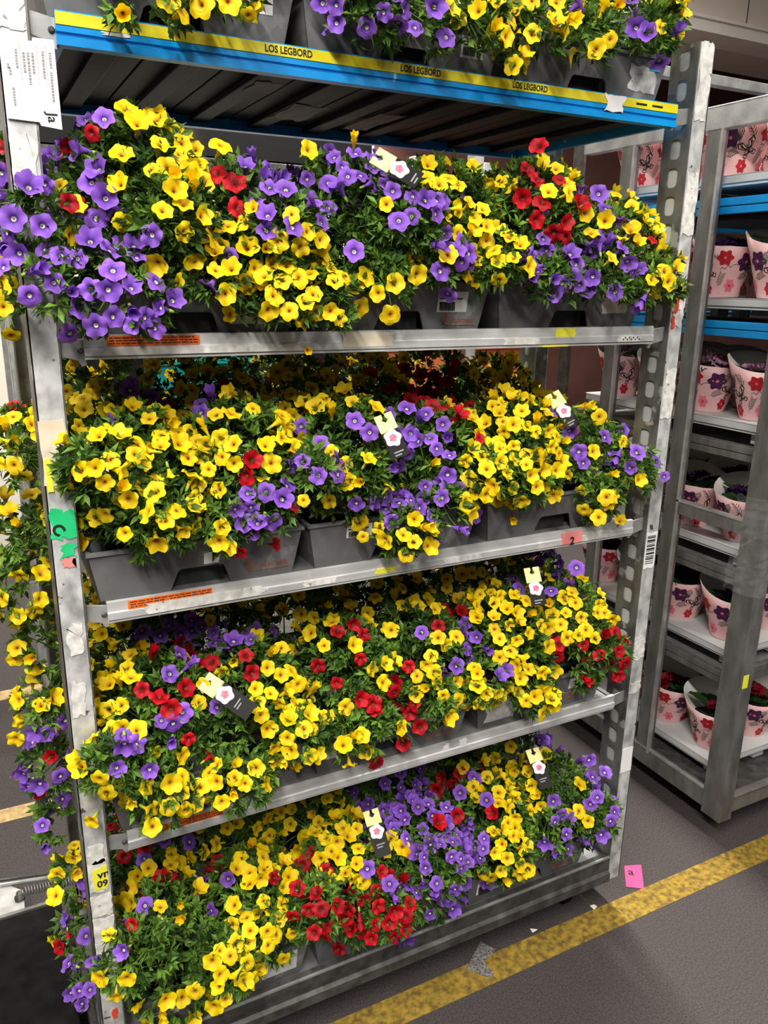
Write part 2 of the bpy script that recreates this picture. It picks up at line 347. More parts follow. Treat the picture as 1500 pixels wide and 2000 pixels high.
LUMPS = [  # shelf, column, row, centre, radii of one leafy lump of a plant
    (0, 0, 0, 0.090, 0.080, 2.271, 0.124, 0.125, 0.160),
    (0, 1, 0, 0.276, 0.080, 2.279, 0.120, 0.125, 0.157),
    (0, 2, 0, 0.485, 0.080, 2.279, 0.129, 0.125, 0.156),
    (0, 3, 0, 0.704, 0.080, 2.288, 0.125, 0.125, 0.144),
    (0, 4, 0, 0.913, 0.080, 2.293, 0.122, 0.125, 0.139),
    (0, 5, 0, 1.139, 0.080, 2.308, 0.120, 0.125, 0.136),
    (0, 0, 0, 0.126, -0.040, 2.149, 0.055, 0.044, 0.055),
    (0, 1, 0, 0.235, -0.040, 2.172, 0.047, 0.038, 0.047),
    (0, 2, 0, 0.485, -0.040, 2.181, 0.060, 0.048, 0.060),
    (0, 2, 0, 0.582, -0.040, 2.187, 0.062, 0.049, 0.062),
    (0, 3, 0, 0.707, -0.040, 2.197, 0.054, 0.043, 0.054),
    (0, 4, 0, 0.842, -0.040, 2.203, 0.056, 0.045, 0.056),
    (0, 4, 0, 0.977, -0.040, 2.204, 0.047, 0.038, 0.047),
    (0, 5, 0, 1.130, -0.040, 2.246, 0.050, 0.040, 0.050),
    (0, 3, 0, 0.782, -0.040, 2.153, 0.027, 0.022, 0.027),
    (1, 0, 0, 0.115, 0.080, 1.871, 0.118, 0.125, 0.137),
    (1, 0, 1, 0.111, 0.280, 1.875, 0.130, 0.125, 0.130),
    (1, 0, 2, 0.120, 0.460, 1.853, 0.118, 0.125, 0.158),
    (1, 1, 0, 0.291, 0.080, 1.784, 0.125, 0.125, 0.164),
    (1, 1, 1, 0.270, 0.280, 1.795, 0.119, 0.125, 0.147),
    (1, 1, 2, 0.291, 0.460, 1.788, 0.125, 0.125, 0.164),
    (1, 2, 0, 0.507, 0.080, 1.818, 0.128, 0.125, 0.158),
    (1, 2, 1, 0.496, 0.280, 1.820, 0.128, 0.125, 0.143),
    (1, 2, 2, 0.487, 0.460, 1.831, 0.128, 0.125, 0.137),
    (1, 3, 0, 0.703, 0.080, 1.828, 0.129, 0.125, 0.152),
    (1, 3, 1, 0.695, 0.280, 1.852, 0.119, 0.125, 0.134),
    (1, 3, 2, 0.696, 0.460, 1.840, 0.118, 0.125, 0.148),
    (1, 4, 0, 0.930, 0.080, 1.861, 0.124, 0.125, 0.134),
    (1, 4, 1, 0.922, 0.280, 1.829, 0.123, 0.125, 0.158),
    (1, 4, 2, 0.911, 0.460, 1.830, 0.123, 0.125, 0.158),
    (1, 5, 0, 1.138, 0.080, 1.796, 0.129, 0.125, 0.142),
    (1, 5, 1, 1.112, 0.280, 1.776, 0.124, 0.125, 0.161),
    (1, 5, 2, 1.133, 0.460, 1.786, 0.127, 0.125, 0.161),
    (1, 0, 0, -0.045, -0.040, 1.735, 0.061, 0.049, 0.061),
    (1, 0, 0, 0.051, -0.040, 1.721, 0.079, 0.063, 0.079),
    (1, 1, 0, 0.207, -0.040, 1.746, 0.045, 0.036, 0.045),
    (1, 1, 0, 0.332, -0.040, 1.726, 0.060, 0.048, 0.060),
    (1, 2, 0, 0.409, -0.040, 1.714, 0.057, 0.045, 0.057),
    (1, 2, 0, 0.531, -0.040, 1.750, 0.049, 0.039, 0.049),
    (1, 3, 0, 0.650, -0.040, 1.789, 0.051, 0.041, 0.051),
    (1, 3, 0, 0.791, -0.040, 1.787, 0.053, 0.043, 0.053),
    (1, 4, 0, 0.920, -0.040, 1.760, 0.056, 0.045, 0.056),
    (1, 5, 0, 1.056, -0.040, 1.767, 0.058, 0.047, 0.058),
    (1, 5, 0, 1.204, -0.040, 1.759, 0.062, 0.049, 0.062),
    (1, 0, 0, -0.053, -0.040, 1.837, 0.044, 0.035, 0.044),
    (1, 0, 0, 0.138, -0.040, 1.839, 0.071, 0.057, 0.071),
    (1, 1, 0, 0.335, -0.040, 1.831, 0.065, 0.052, 0.065),
    (1, 2, 0, 0.571, -0.040, 1.858, 0.069, 0.055, 0.069),
    (1, 0, 1, -0.087, 0.210, 1.800, 0.062, 0.086, 0.062),
    (1, 0, 1, -0.098, 0.210, 1.697, 0.046, 0.065, 0.046),
    (1, 0, 1, -0.077, 0.210, 1.925, 0.047, 0.065, 0.047),
    (2, 0, 0, 0.091, 0.080, 1.362, 0.122, 0.125, 0.155),
    (2, 0, 1, 0.073, 0.280, 1.399, 0.128, 0.125, 0.138),
    (2, 0, 2, 0.070, 0.460, 1.456, 0.119, 0.125, 0.146),
    (2, 1, 0, 0.272, 0.080, 1.399, 0.120, 0.125, 0.133),
    (2, 1, 1, 0.294, 0.280, 1.400, 0.119, 0.125, 0.158),
    (2, 1, 2, 0.292, 0.460, 1.459, 0.126, 0.125, 0.150),
    (2, 2, 0, 0.494, 0.080, 1.390, 0.126, 0.125, 0.134),
    (2, 2, 1, 0.491, 0.280, 1.422, 0.129, 0.125, 0.131),
    (2, 2, 2, 0.496, 0.460, 1.464, 0.130, 0.125, 0.145),
    (2, 3, 0, 0.703, 0.080, 1.350, 0.127, 0.125, 0.147),
    (2, 3, 1, 0.698, 0.280, 1.363, 0.123, 0.125, 0.165),
    (2, 3, 2, 0.701, 0.460, 1.444, 0.121, 0.125, 0.143),
    (2, 4, 0, 0.915, 0.080, 1.361, 0.126, 0.125, 0.141),
    (2, 4, 1, 0.921, 0.280, 1.373, 0.126, 0.125, 0.165),
    (2, 4, 2, 0.923, 0.460, 1.442, 0.122, 0.125, 0.152),
    (2, 5, 0, 1.117, 0.080, 1.308, 0.119, 0.125, 0.151),
    (2, 5, 1, 1.112, 0.280, 1.356, 0.121, 0.125, 0.130),
    (2, 5, 2, 1.129, 0.460, 1.401, 0.120, 0.125, 0.151),
    (2, 0, 0, 0.005, -0.040, 1.444, 0.063, 0.050, 0.063),
    (2, 0, 0, 0.091, -0.040, 1.354, 0.064, 0.051, 0.064),
    (2, 1, 0, 0.188, -0.040, 1.323, 0.056, 0.045, 0.056),
    (2, 1, 0, 0.285, -0.040, 1.341, 0.048, 0.038, 0.048),
    (2, 1, 0, 0.387, -0.040, 1.398, 0.048, 0.039, 0.048),
    (2, 2, 0, 0.494, -0.040, 1.378, 0.040, 0.032, 0.040),
    (2, 2, 0, 0.587, -0.040, 1.261, 0.057, 0.046, 0.057),
    (2, 3, 0, 0.671, -0.040, 1.294, 0.053, 0.042, 0.053),
    (2, 3, 0, 0.782, -0.040, 1.360, 0.054, 0.044, 0.054),
    (2, 4, 0, 0.876, -0.040, 1.339, 0.056, 0.045, 0.056),
    (2, 5, 0, 1.100, -0.040, 1.280, 0.049, 0.039, 0.049),
    (2, 5, 0, 1.187, -0.040, 1.333, 0.057, 0.045, 0.057),
    (2, 0, 1, -0.104, 0.210, 1.439, 0.073, 0.103, 0.073),
    (2, 0, 1, -0.111, 0.210, 1.281, 0.064, 0.090, 0.064),
    (2, 0, 1, -0.130, 0.210, 1.180, 0.065, 0.092, 0.065),
    (3, 0, 0, 0.081, 0.080, 0.871, 0.124, 0.125, 0.156),
    (3, 0, 1, 0.085, 0.280, 0.912, 0.120, 0.125, 0.152),
    (3, 0, 2, 0.084, 0.460, 0.931, 0.127, 0.125, 0.163),
    (3, 1, 0, 0.272, 0.080, 0.864, 0.123, 0.125, 0.158),
    (3, 1, 1, 0.289, 0.280, 0.892, 0.125, 0.125, 0.160),
    (3, 1, 2, 0.278, 0.460, 0.943, 0.124, 0.125, 0.151),
    (3, 2, 0, 0.504, 0.080, 0.868, 0.119, 0.125, 0.156),
    (3, 2, 1, 0.486, 0.280, 0.906, 0.128, 0.125, 0.145),
    (3, 2, 2, 0.497, 0.460, 0.955, 0.126, 0.125, 0.138),
    (3, 3, 0, 0.685, 0.080, 0.868, 0.125, 0.125, 0.155),
    (3, 3, 1, 0.704, 0.280, 0.894, 0.129, 0.125, 0.158),
    (3, 3, 2, 0.702, 0.460, 0.946, 0.130, 0.125, 0.140),
    (3, 4, 0, 0.919, 0.080, 0.868, 0.122, 0.125, 0.161),
    (3, 4, 1, 0.909, 0.280, 0.895, 0.121, 0.125, 0.157),
    (3, 4, 2, 0.915, 0.460, 0.939, 0.119, 0.125, 0.143),
    (3, 5, 0, 1.123, 0.080, 0.868, 0.118, 0.125, 0.158),
    (3, 5, 1, 1.136, 0.280, 0.917, 0.127, 0.125, 0.133),
    (3, 5, 2, 1.137, 0.460, 0.950, 0.123, 0.125, 0.135),
    (3, 0, 0, -0.012, -0.040, 0.888, 0.062, 0.050, 0.062),
    (3, 0, 0, 0.066, -0.040, 0.809, 0.064, 0.051, 0.064),
    (3, 1, 0, 0.216, -0.040, 0.786, 0.066, 0.052, 0.066),
    (3, 1, 0, 0.337, -0.040, 0.857, 0.054, 0.044, 0.054),
    (3, 2, 0, 0.451, -0.040, 0.826, 0.051, 0.040, 0.051),
    (3, 2, 0, 0.536, -0.040, 0.815, 0.052, 0.041, 0.052),
    (3, 3, 0, 0.676, -0.040, 0.862, 0.047, 0.037, 0.047),
    (3, 3, 0, 0.799, -0.040, 0.865, 0.048, 0.039, 0.048),
    (3, 4, 0, 0.949, -0.040, 0.802, 0.051, 0.041, 0.051),
    (3, 5, 0, 1.166, -0.040, 0.864, 0.054, 0.043, 0.054),
    (3, 0, 1, -0.102, 0.210, 1.044, 0.051, 0.071, 0.051),
    (3, 0, 1, -0.115, 0.210, 0.910, 0.049, 0.068, 0.049),
    (3, 0, 1, -0.119, 0.210, 0.767, 0.048, 0.068, 0.048),
    (3, 0, 1, -0.111, 0.210, 0.640, 0.045, 0.063, 0.045),
    (4, 0, 0, 0.075, 0.080, 0.318, 0.125, 0.125, 0.164),
    (4, 0, 1, 0.069, 0.280, 0.375, 0.118, 0.125, 0.143),
    (4, 0, 2, 0.088, 0.460, 0.378, 0.125, 0.125, 0.165),
    (4, 1, 0, 0.270, 0.080, 0.358, 0.122, 0.125, 0.132),
    (4, 1, 1, 0.276, 0.280, 0.356, 0.129, 0.125, 0.164),
    (4, 1, 2, 0.294, 0.460, 0.389, 0.123, 0.125, 0.155),
    (4, 2, 0, 0.503, 0.080, 0.337, 0.128, 0.125, 0.155),
    (4, 2, 1, 0.491, 0.280, 0.367, 0.129, 0.125, 0.147),
    (4, 2, 2, 0.486, 0.460, 0.399, 0.127, 0.125, 0.156),
    (4, 3, 0, 0.708, 0.080, 0.324, 0.128, 0.125, 0.164),
    (4, 3, 1, 0.705, 0.280, 0.380, 0.121, 0.125, 0.138),
    (4, 3, 2, 0.695, 0.460, 0.414, 0.124, 0.125, 0.140),
    (4, 4, 0, 0.915, 0.080, 0.345, 0.124, 0.125, 0.147),
    (4, 4, 1, 0.914, 0.280, 0.371, 0.120, 0.125, 0.148),
    (4, 4, 2, 0.929, 0.460, 0.407, 0.129, 0.125, 0.140),
    (4, 5, 0, 1.128, 0.080, 0.352, 0.130, 0.125, 0.145),
    (4, 5, 1, 1.125, 0.280, 0.365, 0.127, 0.125, 0.156),
    (4, 5, 2, 1.121, 0.460, 0.388, 0.125, 0.125, 0.159),
    (4, 0, 0, -0.006, -0.040, 0.454, 0.072, 0.058, 0.072),
    (4, 0, 0, 0.166, -0.040, 0.350, 0.076, 0.061, 0.076),
    (4, 1, 0, 0.235, -0.040, 0.387, 0.050, 0.040, 0.050),
    (4, 1, 0, 0.377, -0.040, 0.409, 0.064, 0.051, 0.064),
    (4, 2, 0, 0.558, -0.040, 0.335, 0.067, 0.054, 0.067),
    (4, 3, 0, 0.695, -0.040, 0.399, 0.067, 0.054, 0.067),
    (4, 4, 0, 0.890, -0.040, 0.371, 0.071, 0.057, 0.071),
    (4, 5, 0, 1.034, -0.040, 0.382, 0.058, 0.047, 0.058),
    (4, 5, 0, 1.189, -0.040, 0.377, 0.061, 0.048, 0.061),
    (4, 0, 1, -0.086, 0.210, 0.486, 0.045, 0.062, 0.045),
    (4, 0, 1, -0.096, 0.210, 0.338, 0.047, 0.065, 0.047),
    (4, 0, 1, -0.083, 0.210, 0.188, 0.040, 0.056, 0.040),
]
PATCHES = [  # shelf, place and reach of a patch of one flower colour
    (0,0.092,-0.066,2.120,0.020,'Y'), (0,0.134,-0.077,2.120,0.027,'Y'), (0,0.162,-0.072,2.135,0.023,'Y'), (0,0.206,-0.063,2.148,0.019,'Y'),
    (0,0.235,-0.074,2.152,0.018,'Y'), (0,0.262,-0.063,2.145,0.011,'Y'), (0,0.679,-0.076,2.194,0.042,'Y'), (0,0.725,-0.074,2.169,0.027,'Y'),
    (0,0.819,-0.080,2.197,0.055,'Y'), (0,0.773,-0.056,2.137,0.017,'Y'), (0,0.853,-0.077,2.173,0.028,'Y'), (0,0.954,-0.070,2.188,0.025,'Y'),
    (0,1.084,0.032,2.199,0.020,'Y'), (0,1.103,-0.059,2.280,0.049,'Y'), (0,1.120,-0.079,2.252,0.025,'Y'), (0,1.044,0.007,2.284,0.025,'Y'),
    (0,0.812,0.024,2.246,0.035,'Y'), (0,0.864,-0.081,2.211,0.017,'Y'), (0,0.414,-0.001,2.197,0.041,'P'), (0,0.487,-0.084,2.158,0.049,'P'),
    (0,0.573,-0.085,2.162,0.040,'P'), (0,0.445,-0.076,2.176,0.039,'P'), (0,0.532,-0.069,2.190,0.040,'P'), (0,0.911,-0.040,2.254,0.019,'P'),
    (0,1.073,-0.021,2.277,0.031,'P'), (0,1.091,-0.058,2.226,0.024,'P'), (0,1.145,-0.067,2.213,0.027,'P'), (0,1.133,-0.048,2.197,0.020,'P'),
    (0,0.590,-0.089,2.186,0.025,'P'), (0,0.324,-0.005,2.183,0.040,'G'), (0,0.386,0.069,2.180,0.031,'G'), (0,0.632,-0.069,2.189,0.026,'G'),
    (0,0.939,-0.047,2.229,0.029,'G'), (0,1.074,-0.010,2.248,0.031,'G'), (1,-0.012,0.200,1.929,0.041,'P'), (1,-0.062,-0.067,1.864,0.022,'P'),
    (1,-0.081,-0.067,1.831,0.021,'P'), (1,0.031,0.013,1.932,0.018,'P'), (1,0.039,-0.014,1.888,0.020,'P'), (1,0.054,-0.027,1.867,0.020,'P'),
    (1,0.067,0.016,1.975,0.017,'P'), (1,-0.060,-0.042,1.794,0.039,'P'), (1,-0.049,-0.089,1.736,0.046,'P'), (1,0.035,0.002,1.818,0.025,'P'),
    (1,0.020,-0.061,1.789,0.022,'P'), (1,0.049,-0.098,1.752,0.051,'P'), (1,0.048,-0.100,1.696,0.042,'P'), (1,0.106,-0.083,1.702,0.035,'P'),
    (1,-0.029,-0.053,1.679,0.019,'P'), (1,0.109,-0.079,1.741,0.035,'P'), (1,0.185,-0.070,1.738,0.026,'P'), (1,0.105,-0.087,1.817,0.017,'P'),
    (1,0.066,-0.078,1.782,0.030,'P'), (1,-0.003,-0.075,1.758,0.034,'P'), (1,-0.065,-0.076,1.699,0.026,'P'), (1,0.098,0.019,1.989,0.021,'Y'),
    (1,0.155,-0.020,2.010,0.042,'Y'), (1,0.079,-0.028,1.925,0.018,'Y'), (1,0.173,0.032,1.979,0.038,'Y'), (1,0.208,-0.020,1.944,0.042,'Y'),
    (1,0.148,-0.057,1.906,0.036,'Y'), (1,0.114,-0.070,1.784,0.019,'Y'), (1,0.119,-0.095,1.846,0.015,'Y'), (1,0.161,-0.091,1.860,0.039,'Y'),
    (1,0.187,-0.073,1.809,0.044,'Y'), (1,0.209,-0.076,1.750,0.026,'Y'), (1,0.162,-0.044,1.745,0.016,'Y'), (1,0.215,0.020,1.681,0.015,'Y'),
    (1,0.242,-0.015,1.700,0.015,'Y'), (1,0.238,-0.020,1.949,0.019,'Y'), (1,0.134,0.006,1.979,0.019,'Y'), (1,0.228,-0.020,1.836,0.028,'Y'),
    (1,0.012,0.020,1.882,0.046,'G'), (1,0.091,-0.082,1.827,0.043,'G'), (1,0.090,-0.067,1.880,0.035,'G'), (1,-0.016,-0.055,1.824,0.030,'G'),
    (1,0.188,0.205,1.734,0.026,'G'), (1,0.081,-0.098,1.730,0.017,'G'), (1,-0.022,-0.062,1.850,0.014,'R'), (1,0.023,0.002,1.859,0.013,'R'),
    (1,0.241,0.017,1.909,0.017,'R'), (1,0.245,-0.014,1.873,0.035,'R'), (1,0.261,-0.007,1.895,0.019,'R'), (1,0.020,0.040,1.939,0.008,'R'),
    (1,0.048,0.011,1.954,0.013,'R'), (1,0.303,-0.020,1.936,0.042,'P'), (1,0.293,-0.017,1.888,0.038,'P'), (1,0.366,-0.020,1.933,0.048,'P'),
    (1,0.418,0.015,1.898,0.035,'P'), (1,0.433,-0.020,1.970,0.054,'P'), (1,0.502,-0.020,1.980,0.045,'P'), (1,0.527,0.009,1.947,0.051,'P'),
    (1,0.289,-0.077,1.836,0.027,'P'), (1,0.326,-0.091,1.833,0.018,'P'), (1,0.465,-0.037,1.802,0.019,'P'), (1,0.534,-0.078,1.893,0.024,'P'),
    (1,0.531,-0.085,1.854,0.021,'P'), (1,0.596,-0.083,1.822,0.020,'P'), (1,0.625,-0.073,1.774,0.020,'P'), (1,0.673,-0.075,1.798,0.030,'P'),
    (1,0.591,-0.088,1.886,0.029,'P'), (1,0.384,-0.067,1.857,0.023,'P'), (1,0.451,-0.011,1.902,0.018,'P'), (1,0.649,-0.056,1.742,0.018,'P'),
    (1,0.240,-0.034,1.788,0.014,'P'), (1,0.376,-0.020,1.953,0.017,'Y'), (1,0.472,-0.020,1.973,0.012,'Y'), (1,0.281,-0.045,1.788,0.050,'Y'),
    (1,0.251,-0.033,1.828,0.037,'Y'), (1,0.329,-0.089,1.813,0.027,'Y'), (1,0.366,-0.063,1.782,0.042,'Y'), (1,0.319,-0.086,1.740,0.040,'Y'),
    (1,0.397,-0.079,1.740,0.041,'Y'), (1,0.381,-0.071,1.684,0.037,'Y'), (1,0.564,-0.020,1.972,0.040,'Y'), (1,0.607,-0.020,1.958,0.041,'Y'),
    (1,0.667,-0.014,1.918,0.031,'Y'), (1,0.688,-0.037,1.877,0.041,'Y'), (1,0.714,-0.044,1.832,0.036,'Y'), (1,0.528,-0.078,1.737,0.034,'Y'),
    (1,0.487,-0.056,1.745,0.029,'Y'), (1,0.530,-0.055,1.705,0.019,'Y'), (1,0.628,0.026,1.722,0.026,'Y'), (1,0.633,-0.078,1.797,0.018,'Y'),
    (1,0.711,-0.032,1.762,0.026,'Y'), (1,0.369,-0.020,1.639,0.011,'Y'), (1,0.282,-0.062,1.855,0.011,'Y'), (1,0.325,-0.089,1.849,0.014,'Y'),
    (1,0.518,-0.072,1.875,0.013,'Y'), (1,0.564,-0.067,1.760,0.020,'Y'), (1,0.488,-0.011,1.713,0.020,'Y'), (1,0.414,-0.085,1.706,0.023,'Y'),
    (1,0.295,-0.075,1.706,0.018,'Y'), (1,0.475,-0.037,1.854,0.039,'G'), (1,0.514,-0.061,1.829,0.039,'G'), (1,0.566,-0.063,1.795,0.029,'G'),
    (1,0.506,-0.058,1.785,0.029,'G'), (1,0.459,-0.028,1.767,0.019,'G'), (1,0.774,0.018,1.929,0.020,'Y'), (1,0.845,0.017,1.930,0.020,'Y'),
    (1,0.830,0.017,1.902,0.025,'Y'), (1,0.941,0.018,1.977,0.041,'Y'), (1,0.962,-0.020,1.979,0.040,'Y'), (1,0.894,-0.026,1.919,0.018,'Y'),
    (1,0.936,-0.033,1.918,0.018,'Y'), (1,0.972,-0.035,1.886,0.021,'Y'), (1,1.027,-0.020,1.937,0.026,'Y'), (1,1.071,-0.003,1.872,0.022,'Y'),
    (1,1.135,-0.027,1.868,0.037,'Y'), (1,1.201,-0.020,1.877,0.044,'Y'), (1,1.248,-0.020,1.868,0.032,'Y'), (1,1.200,-0.024,1.834,0.025,'Y'),
    (1,1.265,-0.020,1.814,0.036,'Y'), (1,1.171,-0.079,1.779,0.034,'Y'), (1,1.170,-0.062,1.715,0.027,'Y'), (1,1.210,-0.020,1.690,0.023,'Y'),
    (1,0.753,-0.068,1.800,0.052,'Y'), (1,0.774,-0.075,1.763,0.047,'Y'), (1,0.864,-0.022,1.833,0.024,'Y'), (1,0.808,-0.080,1.782,0.021,'Y'),
    (1,0.757,-0.032,1.848,0.042,'Y'), (1,1.093,-0.030,1.841,0.014,'Y'), (1,0.999,-0.024,1.853,0.016,'Y'), (1,1.194,-0.089,1.759,0.030,'Y'),
    (1,0.871,-0.020,1.996,0.018,'R'), (1,0.892,0.003,1.957,0.032,'R'), (1,0.849,-0.006,1.901,0.028,'R'), (1,0.880,-0.028,1.901,0.022,'R'),
    (1,0.869,-0.028,1.870,0.018,'R'), (1,0.920,-0.044,1.844,0.028,'R'), (1,0.957,-0.037,1.900,0.018,'R'), (1,1.165,-0.036,1.841,0.012,'R'),
    (1,0.900,-0.041,1.849,0.020,'R'), (1,0.875,0.014,1.957,0.018,'R'), (1,0.922,-0.018,1.943,0.014,'R'), (1,0.994,-0.020,1.932,0.026,'P'),
    (1,1.116,-0.020,1.940,0.027,'P'), (1,1.083,0.009,1.896,0.022,'P'), (1,1.098,-0.016,1.876,0.022,'P'), (1,1.067,-0.021,1.830,0.042,'P'),
    (1,0.992,-0.021,1.817,0.029,'P'), (1,0.902,-0.034,1.815,0.050,'P'), (1,0.871,-0.061,1.764,0.049,'P'), (1,0.918,-0.082,1.780,0.044,'P'),
    (1,0.912,-0.079,1.735,0.038,'P'), (1,1.003,-0.049,1.746,0.025,'P'), (1,1.035,-0.079,1.741,0.029,'P'), (1,1.057,-0.083,1.791,0.018,'P'),
    (1,1.156,-0.020,1.714,0.020,'P'), (1,1.155,-0.058,1.728,0.017,'P'), (1,1.015,-0.020,1.924,0.021,'P'), (1,1.131,-0.044,1.784,0.014,'P'),
    (1,0.771,-0.018,1.878,0.032,'G'), (1,1.038,-0.084,1.777,0.034,'G'), (1,1.128,-0.009,1.895,0.031,'G'), (1,1.102,-0.038,1.820,0.036,'G'),
    (1,0.834,0.001,1.862,0.028,'G'), (1,1.001,-0.046,1.787,0.023,'G'), (1,-0.078,0.150,1.943,0.022,'R'), (1,-0.085,0.147,1.915,0.018,'P'),
    (1,-0.094,0.124,1.798,0.018,'P'), (1,-0.097,-0.059,1.757,0.014,'P'), (1,-0.088,0.127,1.782,0.016,'Y'), (1,-0.102,-0.056,1.735,0.019,'Y'),
    (1,-0.099,0.165,1.663,0.016,'Y'), (1,-0.104,0.146,1.699,0.016,'Y'), (1,-0.090,-0.055,1.849,0.026,'G'), (2,0.019,0.233,1.513,0.027,'Y'),
    (2,0.024,0.185,1.471,0.029,'Y'), (2,0.031,-0.044,1.501,0.040,'Y'), (2,-0.019,-0.086,1.444,0.024,'Y'), (2,0.042,-0.079,1.456,0.040,'Y'),
    (2,0.126,-0.003,1.469,0.047,'Y'), (2,0.189,0.000,1.444,0.047,'Y'), (2,0.221,-0.022,1.451,0.033,'Y'), (2,0.210,0.004,1.479,0.033,'Y'),
    (2,0.089,-0.036,1.420,0.027,'Y'), (2,0.185,-0.004,1.379,0.043,'Y'), (2,0.102,-0.086,1.381,0.031,'Y'), (2,0.148,-0.067,1.343,0.041,'Y'),
    (2,0.084,-0.068,1.300,0.032,'Y'), (2,0.188,-0.081,1.299,0.037,'Y'), (2,0.149,-0.054,1.287,0.028,'Y'), (2,0.137,0.078,1.505,0.025,'Y'),
    (2,0.070,-0.016,1.458,0.037,'Y'), (2,0.031,-0.077,1.410,0.016,'Y'), (2,0.016,-0.019,1.364,0.015,'Y'), (2,0.040,-0.070,1.344,0.013,'Y'),
    (2,0.207,0.219,1.474,0.032,'Y'), (2,0.231,0.006,1.496,0.029,'Y'), (2,0.275,-0.031,1.460,0.024,'Y'), (2,0.293,-0.040,1.429,0.019,'Y'),
    (2,0.283,-0.045,1.388,0.013,'Y'), (2,0.068,-0.085,1.376,0.022,'Y'), (2,-0.029,0.221,1.348,0.016,'Y'), (2,0.196,0.259,1.484,0.022,'R'),
    (2,0.260,-0.043,1.419,0.026,'R'), (2,0.304,-0.020,1.280,0.014,'R'), (2,0.319,-0.065,1.350,0.011,'R'), (2,0.243,-0.020,1.273,0.012,'R'),
    (2,0.241,-0.052,1.351,0.011,'R'), (2,0.292,0.212,1.533,0.016,'R'), (2,0.129,0.226,1.508,0.027,'P'), (2,0.044,0.051,1.500,0.011,'P'),
    (2,0.213,0.078,1.515,0.025,'P'), (2,0.102,0.234,1.524,0.021,'P'), (2,0.241,-0.037,1.366,0.019,'P'), (2,0.266,-0.052,1.382,0.028,'P'),
    (2,0.276,-0.077,1.349,0.042,'P'), (2,0.346,-0.020,1.315,0.028,'P'), (2,0.211,-0.072,1.355,0.014,'P'), (2,0.232,0.073,1.524,0.020,'P'),
    (2,0.316,-0.048,1.376,0.019,'P'), (2,0.058,-0.083,1.340,0.031,'G'), (2,0.005,-0.009,1.363,0.028,'G'), (2,0.080,0.222,1.522,0.027,'G'),
    (2,0.080,-0.076,1.399,0.013,'G'), (2,0.246,-0.046,1.315,0.019,'G'), (2,0.402,0.212,1.484,0.050,'Y'), (2,0.460,0.210,1.525,0.061,'Y'),
    (2,0.425,0.094,1.500,0.042,'Y'), (2,0.349,0.010,1.468,0.044,'Y'), (2,0.293,0.078,1.530,0.035,'Y'), (2,0.448,0.018,1.495,0.015,'Y'),
    (2,0.431,-0.020,1.433,0.014,'Y'), (2,0.359,-0.061,1.369,0.012,'Y'), (2,0.427,-0.017,1.346,0.015,'Y'), (2,0.459,-0.054,1.382,0.018,'Y'),
    (2,0.650,-0.027,1.394,0.014,'Y'), (2,0.709,-0.043,1.376,0.032,'Y'), (2,0.715,-0.057,1.313,0.032,'Y'), (2,0.580,-0.085,1.251,0.036,'Y'),
    (2,0.535,-0.060,1.260,0.022,'Y'), (2,0.572,-0.059,1.211,0.036,'Y'), (2,0.492,-0.007,1.294,0.019,'Y'), (2,0.492,-0.020,1.270,0.012,'Y'),
    (2,0.592,-0.083,1.281,0.020,'Y'), (2,0.698,-0.077,1.298,0.021,'Y'), (2,0.616,0.091,1.457,0.013,'Y'), (2,0.666,0.362,1.522,0.038,'Y'),
    (2,0.727,0.374,1.543,0.038,'Y'), (2,0.575,0.224,1.501,0.021,'P'), (2,0.479,-0.009,1.482,0.018,'P'), (2,0.500,-0.024,1.463,0.018,'P'),
    (2,0.417,-0.004,1.446,0.018,'P'), (2,0.401,0.041,1.469,0.016,'P'), (2,0.355,-0.052,1.431,0.024,'P'), (2,0.422,-0.065,1.408,0.027,'P'),
    (2,0.358,-0.069,1.410,0.026,'P'), (2,0.336,-0.024,1.422,0.021,'P'), (2,0.471,-0.053,1.350,0.016,'P'), (2,0.554,-0.029,1.398,0.016,'P'),
    (2,0.646,0.067,1.481,0.020,'P'), (2,0.667,0.017,1.471,0.027,'P'), (2,0.611,0.023,1.426,0.027,'P'), (2,0.651,-0.013,1.429,0.023,'P'),
    (2,0.684,-0.018,1.438,0.021,'P'), (2,0.665,-0.032,1.399,0.026,'P'), (2,0.689,-0.032,1.413,0.026,'P'), (2,0.556,-0.017,1.337,0.023,'P'),
    (2,0.553,0.010,1.298,0.026,'P'), (2,0.561,-0.054,1.309,0.031,'P'), (2,0.611,-0.048,1.312,0.031,'P'), (2,0.646,-0.047,1.340,0.037,'P'),
    (2,0.661,-0.069,1.257,0.030,'P'), (2,0.761,-0.010,1.273,0.020,'P'), (2,0.525,-0.018,1.465,0.010,'P'), (2,0.585,-0.004,1.411,0.017,'P'),
    (2,0.697,-0.045,1.345,0.027,'P'), (2,0.675,0.218,1.503,0.018,'R'), (2,0.725,0.211,1.495,0.030,'R'), (2,0.707,0.044,1.491,0.027,'R'),
    (2,0.728,0.015,1.472,0.022,'R'), (2,0.857,0.370,1.507,0.026,'R'), (2,0.759,-0.010,1.429,0.011,'R'), (2,0.692,0.359,1.527,0.018,'R'),
    (2,0.841,0.218,1.470,0.019,'R'), (2,0.477,-0.039,1.427,0.040,'G'), (2,0.508,-0.064,1.400,0.025,'G'), (2,0.722,-0.017,1.440,0.032,'G'),
    (2,0.529,0.026,1.504,0.026,'G'), (2,0.444,-0.016,1.456,0.015,'G'), (2,0.618,-0.011,1.367,0.026,'G'), (2,0.427,-0.004,1.322,0.015,'G'),
    (2,0.458,-0.031,1.438,0.030,'G'), (2,0.826,0.042,1.451,0.046,'Y'), (2,1.121,0.360,1.490,0.056,'Y'), (2,0.914,0.035,1.492,0.052,'Y'),
